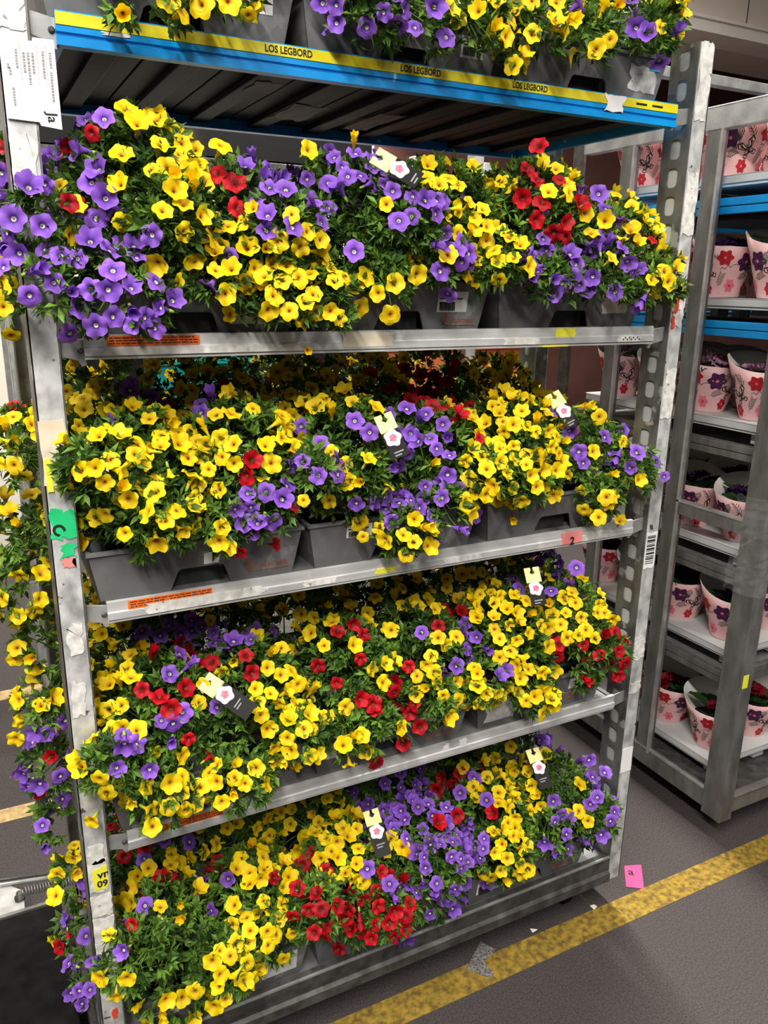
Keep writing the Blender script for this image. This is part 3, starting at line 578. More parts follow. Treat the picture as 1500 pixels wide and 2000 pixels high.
    (2,0.825,0.019,1.432,0.051,'Y'), (2,0.896,-0.011,1.455,0.051,'Y'), (2,0.847,-0.047,1.387,0.056,'Y'), (2,0.953,-0.034,1.398,0.040,'Y'),
    (2,0.853,-0.080,1.349,0.039,'Y'), (2,0.761,-0.080,1.368,0.043,'Y'), (2,0.837,-0.034,1.299,0.039,'Y'), (2,0.954,-0.039,1.352,0.029,'Y'),
    (2,1.029,-0.002,1.331,0.012,'Y'), (2,1.096,0.192,1.447,0.046,'Y'), (2,1.120,0.020,1.441,0.020,'Y'), (2,1.077,-0.074,1.289,0.022,'Y'),
    (2,1.226,-0.020,1.259,0.023,'Y'), (2,1.075,-0.064,1.250,0.019,'Y'), (2,1.076,-0.021,1.379,0.017,'Y'), (2,1.162,-0.012,1.392,0.015,'Y'),
    (2,1.107,-0.043,1.333,0.015,'Y'), (2,1.020,0.016,1.266,0.017,'Y'), (2,0.881,0.004,1.255,0.014,'Y'), (2,0.953,-0.027,1.303,0.016,'Y'),
    (2,0.867,0.067,1.490,0.041,'Y'), (2,1.028,-0.020,1.482,0.018,'Y'), (2,1.166,-0.020,1.215,0.015,'Y'), (2,1.052,0.027,1.416,0.018,'P'),
    (2,1.051,-0.006,1.378,0.022,'P'), (2,1.055,-0.018,1.356,0.015,'P'), (2,1.087,-0.020,1.484,0.027,'P'), (2,1.127,-0.020,1.464,0.031,'P'),
    (2,1.171,-0.020,1.450,0.025,'P'), (2,1.215,-0.020,1.398,0.023,'P'), (2,1.269,-0.020,1.394,0.029,'P'), (2,1.141,-0.047,1.364,0.022,'P'),
    (2,1.222,-0.062,1.369,0.023,'P'), (2,1.182,0.014,1.407,0.020,'P'), (2,1.231,-0.020,1.434,0.023,'P'), (2,1.294,-0.020,1.303,0.013,'P'),
    (2,1.166,-0.066,1.374,0.019,'P'), (2,0.972,0.016,1.463,0.009,'P'), (2,1.084,0.042,1.445,0.025,'G'), (2,1.090,-0.054,1.325,0.042,'G'),
    (2,1.086,-0.016,1.395,0.024,'G'), (2,1.162,-0.078,1.317,0.025,'G'), (2,0.896,-0.034,1.414,0.017,'G'), (2,1.025,0.094,1.214,0.025,'G'),
    (2,-0.093,0.200,1.543,0.023,'R'), (2,-0.111,0.136,1.489,0.028,'Y'), (2,-0.090,0.115,1.463,0.028,'Y'), (2,-0.124,0.112,1.449,0.028,'Y'),
    (2,-0.091,0.150,1.381,0.026,'Y'), (2,-0.122,0.197,1.344,0.023,'Y'), (2,-0.121,0.132,1.311,0.013,'Y'), (2,-0.087,0.148,1.201,0.023,'Y'),
    (2,-0.154,0.128,1.163,0.023,'Y'), (2,-0.101,0.134,1.157,0.026,'Y'), (2,-0.106,0.109,1.425,0.025,'Y'), (2,-0.109,0.124,1.263,0.041,'G'),
    (2,-0.141,0.130,1.285,0.031,'G'), (3,0.015,0.240,1.026,0.052,'Y'), (3,0.043,0.180,0.988,0.045,'Y'), (3,0.005,0.202,0.974,0.046,'Y'),
    (3,0.042,0.039,1.009,0.021,'Y'), (3,-0.019,0.049,0.954,0.030,'Y'), (3,0.011,0.004,0.958,0.026,'Y'), (3,0.003,0.056,0.988,0.032,'Y'),
    (3,0.019,-0.046,0.941,0.020,'Y'), (3,0.101,-0.043,0.884,0.017,'Y'), (3,0.055,-0.041,0.896,0.012,'Y'), (3,0.331,0.016,0.977,0.038,'Y'),
    (3,0.272,-0.024,0.952,0.026,'Y'), (3,0.358,0.002,0.919,0.044,'Y'), (3,0.300,-0.034,0.917,0.037,'Y'), (3,0.363,-0.042,0.905,0.032,'Y'),
    (3,0.307,-0.072,0.878,0.040,'Y'), (3,0.358,-0.080,0.856,0.030,'Y'), (3,0.297,-0.035,0.812,0.024,'Y'), (3,0.041,-0.085,0.828,0.047,'Y'),
    (3,0.096,-0.085,0.799,0.048,'Y'), (3,-0.014,-0.020,0.803,0.027,'Y'), (3,-0.052,-0.020,0.782,0.015,'Y'), (3,0.170,-0.070,0.813,0.037,'Y'),
    (3,0.214,-0.091,0.801,0.037,'Y'), (3,0.039,-0.081,0.782,0.017,'Y'), (3,-0.043,-0.082,0.901,0.016,'Y'), (3,0.251,0.221,1.024,0.023,'Y'),
    (3,0.392,0.252,0.998,0.024,'Y'), (3,0.140,-0.020,0.766,0.033,'Y'), (3,0.071,-0.080,0.849,0.021,'Y'), (3,0.153,0.200,0.991,0.018,'R'),
    (3,0.084,0.071,1.027,0.016,'R'), (3,0.206,0.060,0.996,0.017,'R'), (3,0.123,0.005,0.985,0.019,'R'), (3,0.092,-0.019,0.966,0.021,'R'),
    (3,0.053,0.011,0.996,0.015,'R'), (3,0.199,0.212,0.962,0.021,'R'), (3,0.155,-0.020,0.855,0.015,'R'), (3,0.114,-0.037,0.910,0.013,'R'),
    (3,0.077,-0.005,0.985,0.021,'R'), (3,0.261,0.003,0.988,0.017,'R'), (3,0.260,0.031,1.009,0.015,'R'), (3,0.205,0.230,0.992,0.033,'P'),
    (3,0.102,0.024,1.008,0.017,'P'), (3,0.133,0.082,1.013,0.017,'P'), (3,0.099,0.191,1.018,0.025,'P'), (3,0.321,0.189,0.993,0.019,'P'),
    (3,0.365,0.205,0.975,0.016,'P'), (3,0.178,0.016,0.927,0.016,'P'), (3,0.087,-0.033,0.937,0.023,'P'), (3,0.110,-0.021,0.955,0.019,'P'),
    (3,-0.003,-0.068,0.938,0.022,'P'), (3,0.028,-0.077,0.893,0.015,'P'), (3,0.087,-0.039,0.917,0.015,'P'), (3,0.252,0.074,1.020,0.022,'P'),
    (3,0.140,0.051,1.003,0.016,'P'), (3,0.262,0.187,0.993,0.029,'P'), (3,0.235,0.022,0.996,0.032,'G'), (3,0.159,0.008,0.790,0.033,'G'),
    (3,0.007,-0.085,0.872,0.026,'G'), (3,0.160,-0.013,0.907,0.032,'G'), (3,0.206,-0.025,0.878,0.032,'G'), (3,0.057,-0.064,0.865,0.021,'G'),
    (3,0.230,-0.022,0.939,0.021,'G'), (3,0.567,0.218,0.992,0.016,'Y'), (3,0.438,0.097,0.996,0.018,'Y'), (3,0.468,0.185,0.998,0.016,'Y'),
    (3,0.711,0.215,1.029,0.028,'Y'), (3,0.420,0.179,0.946,0.024,'Y'), (3,0.542,-0.015,0.956,0.016,'Y'), (3,0.428,-0.075,0.835,0.018,'Y'),
    (3,0.444,-0.066,0.788,0.016,'Y'), (3,0.712,0.055,1.016,0.015,'Y'), (3,0.656,-0.035,0.916,0.029,'Y'), (3,0.691,-0.019,0.963,0.026,'Y'),
    (3,0.685,-0.004,0.983,0.017,'Y'), (3,0.638,-0.046,0.888,0.023,'Y'), (3,0.686,-0.076,0.866,0.029,'Y'), (3,0.675,-0.074,0.843,0.021,'Y'),
    (3,0.610,0.266,1.000,0.015,'Y'), (3,0.723,0.183,0.991,0.020,'Y'), (3,0.722,-0.038,0.889,0.030,'Y'), (3,0.744,-0.023,0.916,0.024,'Y'),
    (3,0.409,0.016,0.918,0.016,'Y'), (3,0.473,0.047,1.013,0.016,'R'), (3,0.516,0.025,1.007,0.015,'R'), (3,0.507,0.052,1.020,0.014,'R'),
    (3,0.424,0.026,0.961,0.016,'R'), (3,0.445,-0.012,0.939,0.013,'R'), (3,0.494,-0.009,0.976,0.013,'R'), (3,0.593,0.001,0.903,0.016,'R'),
    (3,0.480,-0.038,0.909,0.017,'R'), (3,0.504,-0.043,0.894,0.020,'R'), (3,0.597,-0.005,0.839,0.026,'R'), (3,0.629,-0.040,0.859,0.016,'R'),
    (3,0.412,0.003,0.844,0.016,'R'), (3,0.527,-0.020,0.737,0.019,'R'), (3,0.604,-0.020,0.768,0.017,'R'), (3,0.832,0.196,0.953,0.017,'R'),
    (3,0.832,0.097,0.978,0.015,'R'), (3,0.695,0.013,0.999,0.015,'R'), (3,0.618,-0.010,0.937,0.014,'R'), (3,0.558,-0.029,0.898,0.018,'R'),
    (3,0.518,-0.048,0.862,0.016,'R'), (3,0.540,0.062,1.015,0.052,'G'), (3,0.557,0.021,0.986,0.045,'G'), (3,0.430,-0.017,0.887,0.039,'G'),
    (3,0.507,-0.032,0.936,0.028,'G'), (3,0.512,-0.073,0.835,0.034,'G'), (3,0.616,0.061,0.995,0.035,'G'), (3,0.445,0.015,0.976,0.028,'G'),
    (3,0.605,0.014,0.954,0.029,'G'), (3,0.457,-0.062,0.868,0.028,'G'), (3,0.713,-0.032,0.927,0.021,'P'), (3,0.658,0.012,0.994,0.016,'P'),
    (3,0.820,0.055,0.957,0.031,'P'), (3,0.838,0.017,0.956,0.025,'P'), (3,0.824,0.014,0.921,0.031,'P'), (3,0.794,-0.057,0.908,0.026,'P'),
    (3,0.862,-0.029,0.886,0.018,'P'), (3,0.770,0.000,0.925,0.024,'P'), (3,0.960,0.069,1.019,0.020,'P'), (3,1.059,0.212,0.994,0.019,'P'),
    (3,1.193,0.211,1.010,0.022,'P'), (3,1.061,-0.020,1.094,0.019,'P'), (3,1.101,0.047,1.017,0.017,'P'), (3,1.066,0.061,1.004,0.017,'P'),
    (3,1.149,0.224,1.035,0.028,'P'), (3,1.098,-0.020,1.114,0.025,'P'), (3,0.963,0.204,0.998,0.054,'Y'), (3,0.854,0.088,1.004,0.044,'Y'),
    (3,0.871,0.026,0.999,0.043,'Y'), (3,0.878,0.194,1.001,0.033,'Y'), (3,0.894,-0.006,0.981,0.043,'Y'), (3,0.873,-0.017,0.950,0.024,'Y'),
    (3,0.880,-0.031,0.922,0.031,'Y'), (3,1.030,0.052,0.959,0.029,'Y'), (3,1.044,0.019,0.956,0.026,'Y'), (3,1.085,0.003,0.982,0.033,'Y'),
    (3,1.061,-0.011,0.937,0.026,'Y'), (3,1.118,-0.016,0.969,0.029,'Y'), (3,1.180,-0.020,0.973,0.027,'Y'), (3,1.095,-0.028,0.938,0.021,'Y'),
    (3,0.974,-0.025,0.917,0.020,'Y'), (3,0.951,-0.041,0.865,0.020,'Y'), (3,0.762,-0.062,0.879,0.042,'Y'), (3,0.882,-0.037,0.839,0.031,'Y'),
    (3,0.793,-0.078,0.867,0.030,'Y'), (3,0.942,-0.080,0.792,0.044,'Y'), (3,0.917,-0.043,0.900,0.025,'Y'), (3,1.198,-0.007,0.923,0.024,'Y'),
    (3,0.925,-0.068,0.830,0.025,'Y'), (3,1.041,-0.005,0.904,0.021,'R'), (3,1.039,-0.007,0.872,0.021,'R'), (3,1.091,-0.039,0.888,0.026,'R'),
    (3,1.115,-0.051,0.872,0.033,'R'), (3,1.155,-0.076,0.891,0.029,'R'), (3,1.173,-0.083,0.860,0.020,'R'), (3,1.143,-0.051,0.911,0.020,'R'),
    (3,1.163,-0.076,0.834,0.016,'R'), (3,1.055,-0.013,0.815,0.027,'G'), (3,1.083,0.105,1.013,0.027,'G'), (3,1.108,0.014,1.001,0.026,'G'),
    (3,1.123,-0.033,0.934,0.026,'G'), (3,1.058,0.005,0.777,0.020,'G'), (3,0.890,-0.041,0.879,0.019,'G'), (3,-0.120,0.144,1.050,0.017,'Y'),
    (3,-0.102,0.159,0.939,0.020,'Y'), (3,-0.165,0.200,0.838,0.017,'Y'), (3,-0.108,0.200,0.837,0.015,'Y'), (3,-0.117,0.146,0.893,0.017,'P'),
    (3,-0.138,0.218,0.811,0.022,'P'), (3,-0.134,0.160,0.796,0.026,'P'), (3,-0.148,0.160,0.752,0.026,'P'), (3,-0.117,0.162,0.668,0.043,'P'),
    (3,-0.114,0.167,0.804,0.014,'R'), (3,-0.130,0.227,0.679,0.015,'R'), (3,-0.104,0.200,0.976,0.034,'G'), (3,-0.114,0.179,1.088,0.027,'G'),
    (4,0.014,0.226,0.485,0.024,'R'), (4,0.224,0.180,0.428,0.022,'R'), (4,0.191,0.123,0.448,0.016,'R'), (4,0.045,0.169,0.433,0.019,'R'),
    (4,0.103,0.100,0.476,0.017,'R'), (4,-0.011,-0.050,0.525,0.012,'R'), (4,0.049,0.225,0.501,0.024,'R'), (4,0.296,0.017,0.469,0.015,'R'),
    (4,0.383,0.215,0.389,0.014,'R'), (4,0.078,0.202,0.486,0.026,'P'), (4,0.154,0.232,0.458,0.019,'P'), (4,0.174,0.084,0.439,0.023,'P'),
    (4,0.176,0.050,0.435,0.026,'P'), (4,0.210,0.045,0.467,0.025,'P'), (4,0.035,0.053,0.470,0.018,'P'), (4,-0.031,-0.075,0.506,0.016,'P'),
    (4,0.188,0.050,0.451,0.025,'P'), (4,0.186,0.218,0.442,0.027,'Y'), (4,0.107,0.184,0.454,0.024,'Y'), (4,0.205,0.196,0.437,0.024,'Y'),
    (4,0.037,0.181,0.454,0.021,'Y'), (4,0.135,0.062,0.460,0.020,'Y'), (4,0.059,0.037,0.471,0.015,'Y'), (4,-0.021,0.100,0.420,0.018,'Y'),
    (4,0.215,-0.010,0.428,0.028,'Y'), (4,0.274,0.057,0.488,0.051,'Y'), (4,0.311,0.027,0.469,0.041,'Y'), (4,0.397,0.196,0.383,0.049,'Y'),
    (4,0.315,0.185,0.450,0.041,'Y'), (4,0.248,0.209,0.485,0.034,'Y'), (4,0.252,-0.007,0.451,0.031,'Y'), (4,0.291,-0.026,0.424,0.025,'Y'),
    (4,0.218,-0.072,0.413,0.035,'Y'), (4,0.158,-0.086,0.400,0.034,'Y'), (4,0.225,-0.079,0.376,0.028,'Y'), (4,0.163,-0.100,0.358,0.031,'Y'),
    (4,0.197,-0.096,0.351,0.025,'Y'), (4,0.132,-0.090,0.323,0.020,'Y'), (4,-0.032,-0.093,0.468,0.017,'Y'), (4,0.044,-0.041,0.331,0.018,'Y'),
    (4,0.000,-0.020,0.319,0.013,'Y'), (4,-0.049,-0.081,0.428,0.014,'Y'), (4,0.232,0.039,0.476,0.032,'Y'), (4,0.095,0.033,0.468,0.012,'Y'),
    (4,0.061,0.183,0.465,0.018,'Y'), (4,0.087,0.002,0.445,0.068,'G'), (4,0.022,-0.076,0.503,0.047,'G'), (4,0.108,-0.031,0.398,0.044,'G'),
    (4,0.083,0.072,0.481,0.025,'G'), (4,0.165,-0.028,0.425,0.037,'G'), (4,0.001,0.106,0.446,0.026,'G'), (4,0.014,-0.095,0.449,0.024,'G'),
    (4,0.410,0.228,0.462,0.062,'Y'), (4,0.480,0.196,0.475,0.062,'Y'), (4,0.444,0.176,0.427,0.048,'Y'), (4,0.530,0.121,0.480,0.034,'Y'),
    (4,0.465,0.064,0.484,0.039,'Y'), (4,0.392,0.113,0.402,0.034,'Y'), (4,0.445,0.019,0.453,0.045,'Y'), (4,0.491,0.006,0.461,0.032,'Y'),
    (4,0.493,-0.017,0.435,0.026,'Y'), (4,0.640,0.005,0.424,0.019,'Y'), (4,0.622,0.050,0.439,0.022,'Y'), (4,0.634,0.021,0.434,0.019,'Y'),
    (4,0.500,0.178,0.451,0.041,'Y'), (4,0.365,0.216,0.440,0.041,'Y'), (4,0.416,0.074,0.451,0.026,'R'), (4,0.393,0.050,0.407,0.033,'R'),
    (4,0.434,0.019,0.444,0.016,'R'), (4,0.349,-0.063,0.458,0.031,'R'), (4,0.407,-0.068,0.453,0.025,'R'), (4,0.472,-0.035,0.386,0.037,'R'),
    (4,0.481,-0.043,0.332,0.033,'R'), (4,0.385,-0.089,0.424,0.027,'R'), (4,0.353,-0.087,0.409,0.016,'R'), (4,0.543,-0.025,0.407,0.029,'R'),
    (4,0.584,-0.048,0.396,0.018,'R'), (4,0.551,-0.086,0.368,0.029,'R'), (4,0.521,-0.083,0.349,0.024,'R'), (4,0.507,-0.071,0.316,0.016,'R'),
    (4,0.466,-0.020,0.419,0.023,'R'), (4,0.504,-0.051,0.372,0.026,'R'), (4,0.556,-0.050,0.401,0.021,'P'), (4,0.511,-0.012,0.442,0.020,'P'),
    (4,0.611,-0.059,0.369,0.021,'P'), (4,0.651,-0.077,0.378,0.027,'P'), (4,0.662,-0.079,0.433,0.046,'P'), (4,0.660,-0.032,0.456,0.037,'P'),
    (4,0.639,0.043,0.453,0.027,'P'), (4,0.632,-0.020,0.218,0.020,'P'), (4,0.589,-0.020,0.218,0.020,'P'), (4,0.650,0.191,0.455,0.050,'P'),
    (4,0.704,0.179,0.461,0.050,'P'), (4,0.674,0.070,0.482,0.048,'P'), (4,0.636,0.105,0.456,0.048,'P'), (4,0.701,0.039,0.479,0.038,'P'),
    (4,0.772,0.188,0.433,0.041,'P'), (4,0.616,0.242,0.464,0.031,'P'), (4,0.624,0.197,0.428,0.029,'P'), (4,0.670,-0.089,0.409,0.033,'P'),
    (4,0.447,-0.005,0.429,0.019,'G'), (4,0.380,-0.045,0.472,0.019,'G'), (4,0.551,-0.006,0.433,0.020,'G'), (4,0.546,0.039,0.474,0.026,'G'),
    (4,0.510,-0.038,0.388,0.020,'G'), (4,0.856,0.195,0.452,0.027,'R'), (4,0.836,0.185,0.383,0.037,'R'), (4,0.782,0.043,0.449,0.021,'R'),
    (4,0.720,0.021,0.468,0.020,'R'), (4,0.890,0.185,0.463,0.018,'R'), (4,1.018,0.235,0.428,0.022,'R'), (4,0.858,0.147,0.449,0.019,'R'),
    (4,0.880,0.007,0.457,0.017,'R'), (4,0.834,0.198,0.424,0.021,'R'), (4,0.890,0.051,0.485,0.035,'Y'), (4,0.901,0.190,0.473,0.021,'Y'),
    (4,1.022,0.241,0.441,0.031,'Y'), (4,1.062,0.199,0.454,0.028,'Y'), (4,0.921,0.074,0.492,0.036,'Y'), (4,0.944,0.036,0.478,0.036,'Y'),
    (4,0.931,-0.007,0.449,0.031,'Y'), (4,1.048,0.131,0.450,0.033,'Y'), (4,1.027,0.056,0.439,0.032,'Y'), (4,0.855,-0.073,0.416,0.048,'Y'),
    (4,0.887,-0.096,0.377,0.049,'Y'), (4,0.979,-0.038,0.362,0.032,'Y'), (4,0.830,-0.069,0.378,0.035,'Y'), (4,0.902,-0.072,0.428,0.025,'Y'),
    (4,1.145,0.001,0.462,0.019,'Y'), (4,1.122,-0.032,0.416,0.022,'Y'), (4,1.030,0.011,0.404,0.029,'Y'), (4,1.071,0.095,0.481,0.021,'Y'),
    (4,0.918,0.176,0.453,0.021,'P'), (4,0.846,0.090,0.466,0.020,'P'), (4,0.879,0.033,0.474,0.021,'P'), (4,0.889,0.097,0.487,0.019,'P'),
    (4,0.750,-0.004,0.433,0.052,'P'), (4,0.812,0.018,0.380,0.049,'P'), (4,0.814,0.048,0.420,0.031,'P'), (4,0.833,0.006,0.412,0.028,'P'),
    (4,0.687,-0.082,0.440,0.046,'P'), (4,0.825,-0.031,0.396,0.039,'P'), (4,1.197,0.210,0.460,0.035,'P'), (4,1.050,-0.020,0.647,0.039,'P'),
    (4,1.038,-0.020,0.606,0.031,'P'), (4,1.153,-0.020,0.542,0.020,'P'), (4,1.168,-0.020,0.491,0.021,'P'), (4,1.206,-0.020,0.492,0.022,'P'),
    (4,1.240,-0.020,0.438,0.027,'P'), (4,1.177,-0.048,0.436,0.022,'P'), (4,1.068,-0.001,0.440,0.021,'P'), (4,1.191,-0.085,0.400,0.024,'P'),
    (4,1.161,-0.083,0.374,0.022,'P'), (4,1.190,-0.020,0.287,0.019,'P'), (4,1.042,-0.078,0.415,0.032,'P'), (4,1.073,-0.014,0.279,0.027,'P'),
    (4,0.992,-0.070,0.396,0.020,'P'), (4,1.087,-0.020,0.607,0.025,'P'), (4,1.105,0.028,0.481,0.037,'G'), (4,1.134,-0.051,0.397,0.033,'G'),
    (4,1.069,0.036,0.470,0.026,'G'), (4,1.108,-0.015,0.444,0.022,'G'), (4,1.162,-0.013,0.441,0.022,'G'), (4,0.842,0.047,0.457,0.021,'G'),
    (4,0.904,-0.046,0.440,0.017,'G'), (4,-0.097,0.188,0.526,0.032,'Y'), (4,-0.130,-0.020,0.626,0.018,'Y'), (4,-0.089,0.168,0.519,0.020,'Y'),
    (4,-0.080,0.155,0.506,0.019,'P'), (4,-0.115,0.194,0.379,0.018,'P'), (4,-0.117,-0.020,0.464,0.016,'P'), (4,-0.082,0.162,0.209,0.035,'P'),
    (4,-0.114,0.163,0.365,0.011,'R'), (4,-0.086,0.208,0.383,0.034,'G'), (4,-0.093,0.146,0.328,0.034,'G'),
]
# ------------------------------------------------------------------ the hall
floor = struct('floor', MB().box(-6, 9, -5, 8, -0.1, 0), 'floor_asphalt')


def floor_line(p, q, width, material):
    p = Vector((*p, 0)); q = Vector((*q, 0)); d = (q - p).normalized(); n = Vector((-d.y, d.x, 0)) * width / 2
    part('painted_line', MB().prism([(v.x, v.y) for v in (p - n, q - n, q + n, p + n)], 0.0002, 0.0012, 'z'), material, floor)


floor_line((-0.6, -0.03), (4.0, -0.03), 0.082, 'line_yellow')
floor_line((-3.5, 2.07), (0.9, 2.11), 0.085, 'line_faded')
floor_line((-3.5, 1.27), (0.9, 1.20), 0.075, 'line_faded')
struct('wall_back', MB().box(-6, 2.6, 4.2, 4.35, 0, 4.3), 'wall_cream')
struct('wall_right', MB().box(2.6, 9, 4.2, 4.35, 0, 4.3), 'wall_brown')
struct('ceiling', MB().box(-6, 9, -5, 8, 4.3, 4.4), 'ceiling_paint')
sof = struct('trim_1', MB().box(2.2, 9, 2.96, 3.9, 3.46, 4.3), 'soffit_beige')
part('seam', MB().box(4.80, 4.806, 2.957, 2.96, 3.46, 4.3), 'steel_dark', sof)
part('edge_moulding', MB().box(2.2, 9, 2.93, 3.0, 3.44, 3.46).box(2.2, 9, 2.95, 3.2, 3.37, 3.44), 'trim_beige', sof)

# ------------------------------------------------------------------ flower trolley
XL0, XL1, XR0, XR1 = -0.082, -0.038, 1.297, 1.341
DEPTH = 0.57
SZ = [2.126, 1.66, 1.192, 0.707, 0.18]
trolley = thing('flower_trolley', 'tall worn galvanised trolley loaded with shelves of yellow, purple and red flowers', 'trolley', (0.63, 0.28, 0))


def holed_flange(mb, x, y0, y1, z0, z1, pitch, hw, hh):
    """flat steel flange in a y-z plane, punched with a row of oval holes"""
    n = int((z1 - z0) / pitch); top = z1 - n * pitch
    if top > z0:
        mb.add([(x, y0, z0), (x, y1, z0), (x, y1, top), (x, y0, top)], [(0, 1, 2, 3)])
    for i in range(n):
        a, b = top + i * pitch, top + (i + 1) * pitch; cy, cz = (y0 + y1) / 2, (a + b) / 2
        inn, out = [], []
        for k in range(16):
            t = 2 * math.pi * (k + 0.5) / 16; c, s = math.cos(t), math.sin(t)
            e = 0.55
            inn.append((x, cy + hw * math.copysign(abs(c) ** e, c), cz + hh * math.copysign(abs(s) ** e, s)))
            sc = 1 / max(abs(c), abs(s))
            out.append((x, cy + (y1 - y0) / 2 * max(-1, min(1, c * sc)), cz + pitch / 2 * max(-1, min(1, s * sc))))
        mb.add(inn + out, [(k, (k + 1) % 16, (k + 1) % 16 + 16, k + 16) for k in range(16)])
        # fill the corners of the rectangle
        for k in (1, 5, 9, 13):
            p, q = out[k], out[(k + 1) % 16]
            corner = (x, p[1] if abs(p[1] - cy) > abs(q[1] - cy) else q[1], p[2] if abs(p[2] - cz) > abs(q[2] - cz) else q[2])
            mb.add([p, q, corner], [(0, 1, 2)])


def post(x0, x1, yf, d, inner):
    """a channel post: plain face, two flanges, the inner one punched; d is the direction of the flanges"""
    y1 = yf + d * 0.078
    face = MB()
    face.box(x0, x1, min(yf, yf + d * 0.003), max(yf, yf + d * 0.003), 0.10, 2.252)
    root = part('post', face, 'galvanised_lit', trolley, bevel=0.001)
    for x, punched in ((x0 if inner < 0 else x1, True), (x1 if inner < 0 else x0, False)):
        f = MB()
        if punched:
            holed_flange(f, x, min(yf, y1), max(yf, y1), 0.10, 2.252, 0.0595, 0.0155, 0.021)
        else:
            xx = x + (0.0015 if x == x0 else -0.0015)
            f.add([(xx, yf, 0.10), (xx, y1, 0.10), (xx, y1, 2.252), (xx, yf, 2.252)], [(0, 1, 2, 3)])
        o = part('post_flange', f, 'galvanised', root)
        if punched and yf == 0.0:
            sx = 0.004 if inner < 0 else -0.004
            part('lit_hole_strip', MB().box(min(x + sx, x + sx * 1.4), max(x + sx, x + sx * 1.4), 0.006, 0.072, 0.12, 2.24), 'strip_pale', root)  # added pale strip; its colour stands in for light inside the holes
        so = o.modifiers.new('thickness', 'SOLIDIFY'); so.thickness = 0.003; so.offset = 0
    return root


pl = post(XL0, XL1, 0.0, 1, 1)
pr = post(XR0, XR1, 0.0, 1, -1)
post(XL0, XL1, DEPTH, -1, 1)
post(XR0, XR1, DEPTH, -1, -1)
# loading platform
bp = MB()
prof = [(0.0, 0.178), (0.018, 0.183), (0.018, 0.172), (0.006, 0.168), (0.006, 0.135), (-0.004, 0.128), (-0.004, 0.112), (0.022, 0.112), (0.022, 0.104), (-0.008, 0.104), (-0.008, 0.130), (0.0, 0.137)]
bp.prism(prof, XL1, XR0, 'x')
pf_ = part('platform_rail', bp, 'steel_dark', trolley)
part('pale_edge', MB().box(XL1, XR0, -0.0012, 0.0042, 0.1765, 0.1835), 'steel_bright', pf_, bevel=0.001)  # strip of paler steel along the top of the front rail
part('platform_rail', MB().prism([(DEPTH - y, z) for y, z in prof], XL1, XR0, 'x'), 'steel_grey', trolley)
for x0, x1 in ((XL0, XL1), (XR0, XR1)):
    part('platform_rail', MB().box(x0, x1, 0.003, DEPTH - 0.003, 0.104, 0.165), 'steel_grey', trolley, bevel=0.002)
for i in range(4):
    y0 = 0.02 + i * 0.1335
    part('platform_board', MB().box(XL1 + 0.002, XR0 - 0.002, y0, y0 + 0.129, 0.155, 0.171), 'panel_steel', trolley, bevel=0.001)
for x in (0.06, 1.20):
    for y in (0.09, DEPTH - 0.09):
        wf = part('caster_fork', MB().box(x - 0.026, x - 0.020, y - 0.02, y + 0.02, 0.03, 0.104).box(x + 0.020, x + 0.026, y - 0.02, y + 0.02, 0.03, 0.104).box(x - 0.026, x + 0.026, y - 0.022, y + 0.022, 0.098, 0.106), 'steel_grey', trolley)
        wm = MB(); ring = [(0.0, -0.016), (0.04, -0.016), (0.05, -0.010), (0.05, 0.010), (0.04, 0.016), (0.0, 0.016)]
        wm.lathe(ring, 20); wm.v = [(x + c, y + a, 0.05 + b) for a, b, c in wm.v]
        part('wheel', wm, 'black_rubber', wf, True)
# stickers and torn paper on the posts


def patch(root, x0, x1, z0, z1, material, seed, jag=0.15, y=-0.0006, name='sticker', label=None):
    return part(name, MB().prism(ragged(x0, x1, z0, z1, seed, jag), y, y - 0.0008, 'y'), material, root, label=label)


patch(pl, -0.081, -0.041, 1.415, 1.525, 'paper_cream', 1, 0.08, label='cream paper sticker')
patch(pl, -0.078, -0.068, 1.405, 1.462, 'sticker_yellow', 2, 0.1, -0.0018, label='narrow yellow sticker')
patch(pl, -0.079, -0.040, 1.322, 1.372, 'sticker_green', 3, 0.35, label='torn green sticker')
patch(pl, -0.068, -0.042, 1.288, 1.312, 'sticker_green', 4, 0.5, label='torn green sticker')
patch(pl, -0.066, -0.046, 1.268, 1.286, 'sticker_pink', 5, 0.5, label='scrap of pale pink sticker')
lettering('C', 0.026, (-0.074, -0.0021, 1.345), pl, rot=-0.9, bold=0.001)
patch(pl, -0.072, -0.046, 1.10, 1.16, 'paper_torn', 6, 0.45, name='paper_remnant')
patch(pl, -0.074, -0.05, 0.985, 1.05, 'paper_torn', 7, 0.45, name='paper_remnant')
patch(pl, -0.074, -0.044, 0.66, 0.70, 'paper_torn', 8, 0.3, name='paper_remnant')
patch(pl, -0.077, -0.043, 0.595, 0.665, 'paper_torn', 9, 0.25, name='paper_remnant')
patch(pl, -0.070, -0.044, 0.600, 0.650, 'sticker_yellow', 10, 0.2, -0.0018, label='yellow sticker with black letters')
lettering('vr', 0.024, (-0.062, -0.0032, 0.633), pl, bold=0.0006)
lettering('09', 0.020, (-0.064, -0.0032, 0.612), pl, bold=0.0006)
for k, (a, b) in enumerate(((0.535, 0.585), (0.475, 0.53), (0.43, 0.472), (0.33, 0.425))):
    patch(pl, -0.078, -0.040, a, b, 'paper_torn', 20 + k, 0.22, name='paper_remnant')
patch(pl, -0.060, -0.050, 0.275, 0.30, 'sticker_red', 25, 0.4, label='scrap of red tape')
for k, (a, b) in enumerate(((1.88, 1.95), (1.74, 1.80), (2.09, 2.13))):
    patch(pl, -0.078, -0.042, a, b, 'paper_torn', 30 + k, 0.35, name='paper_remnant')
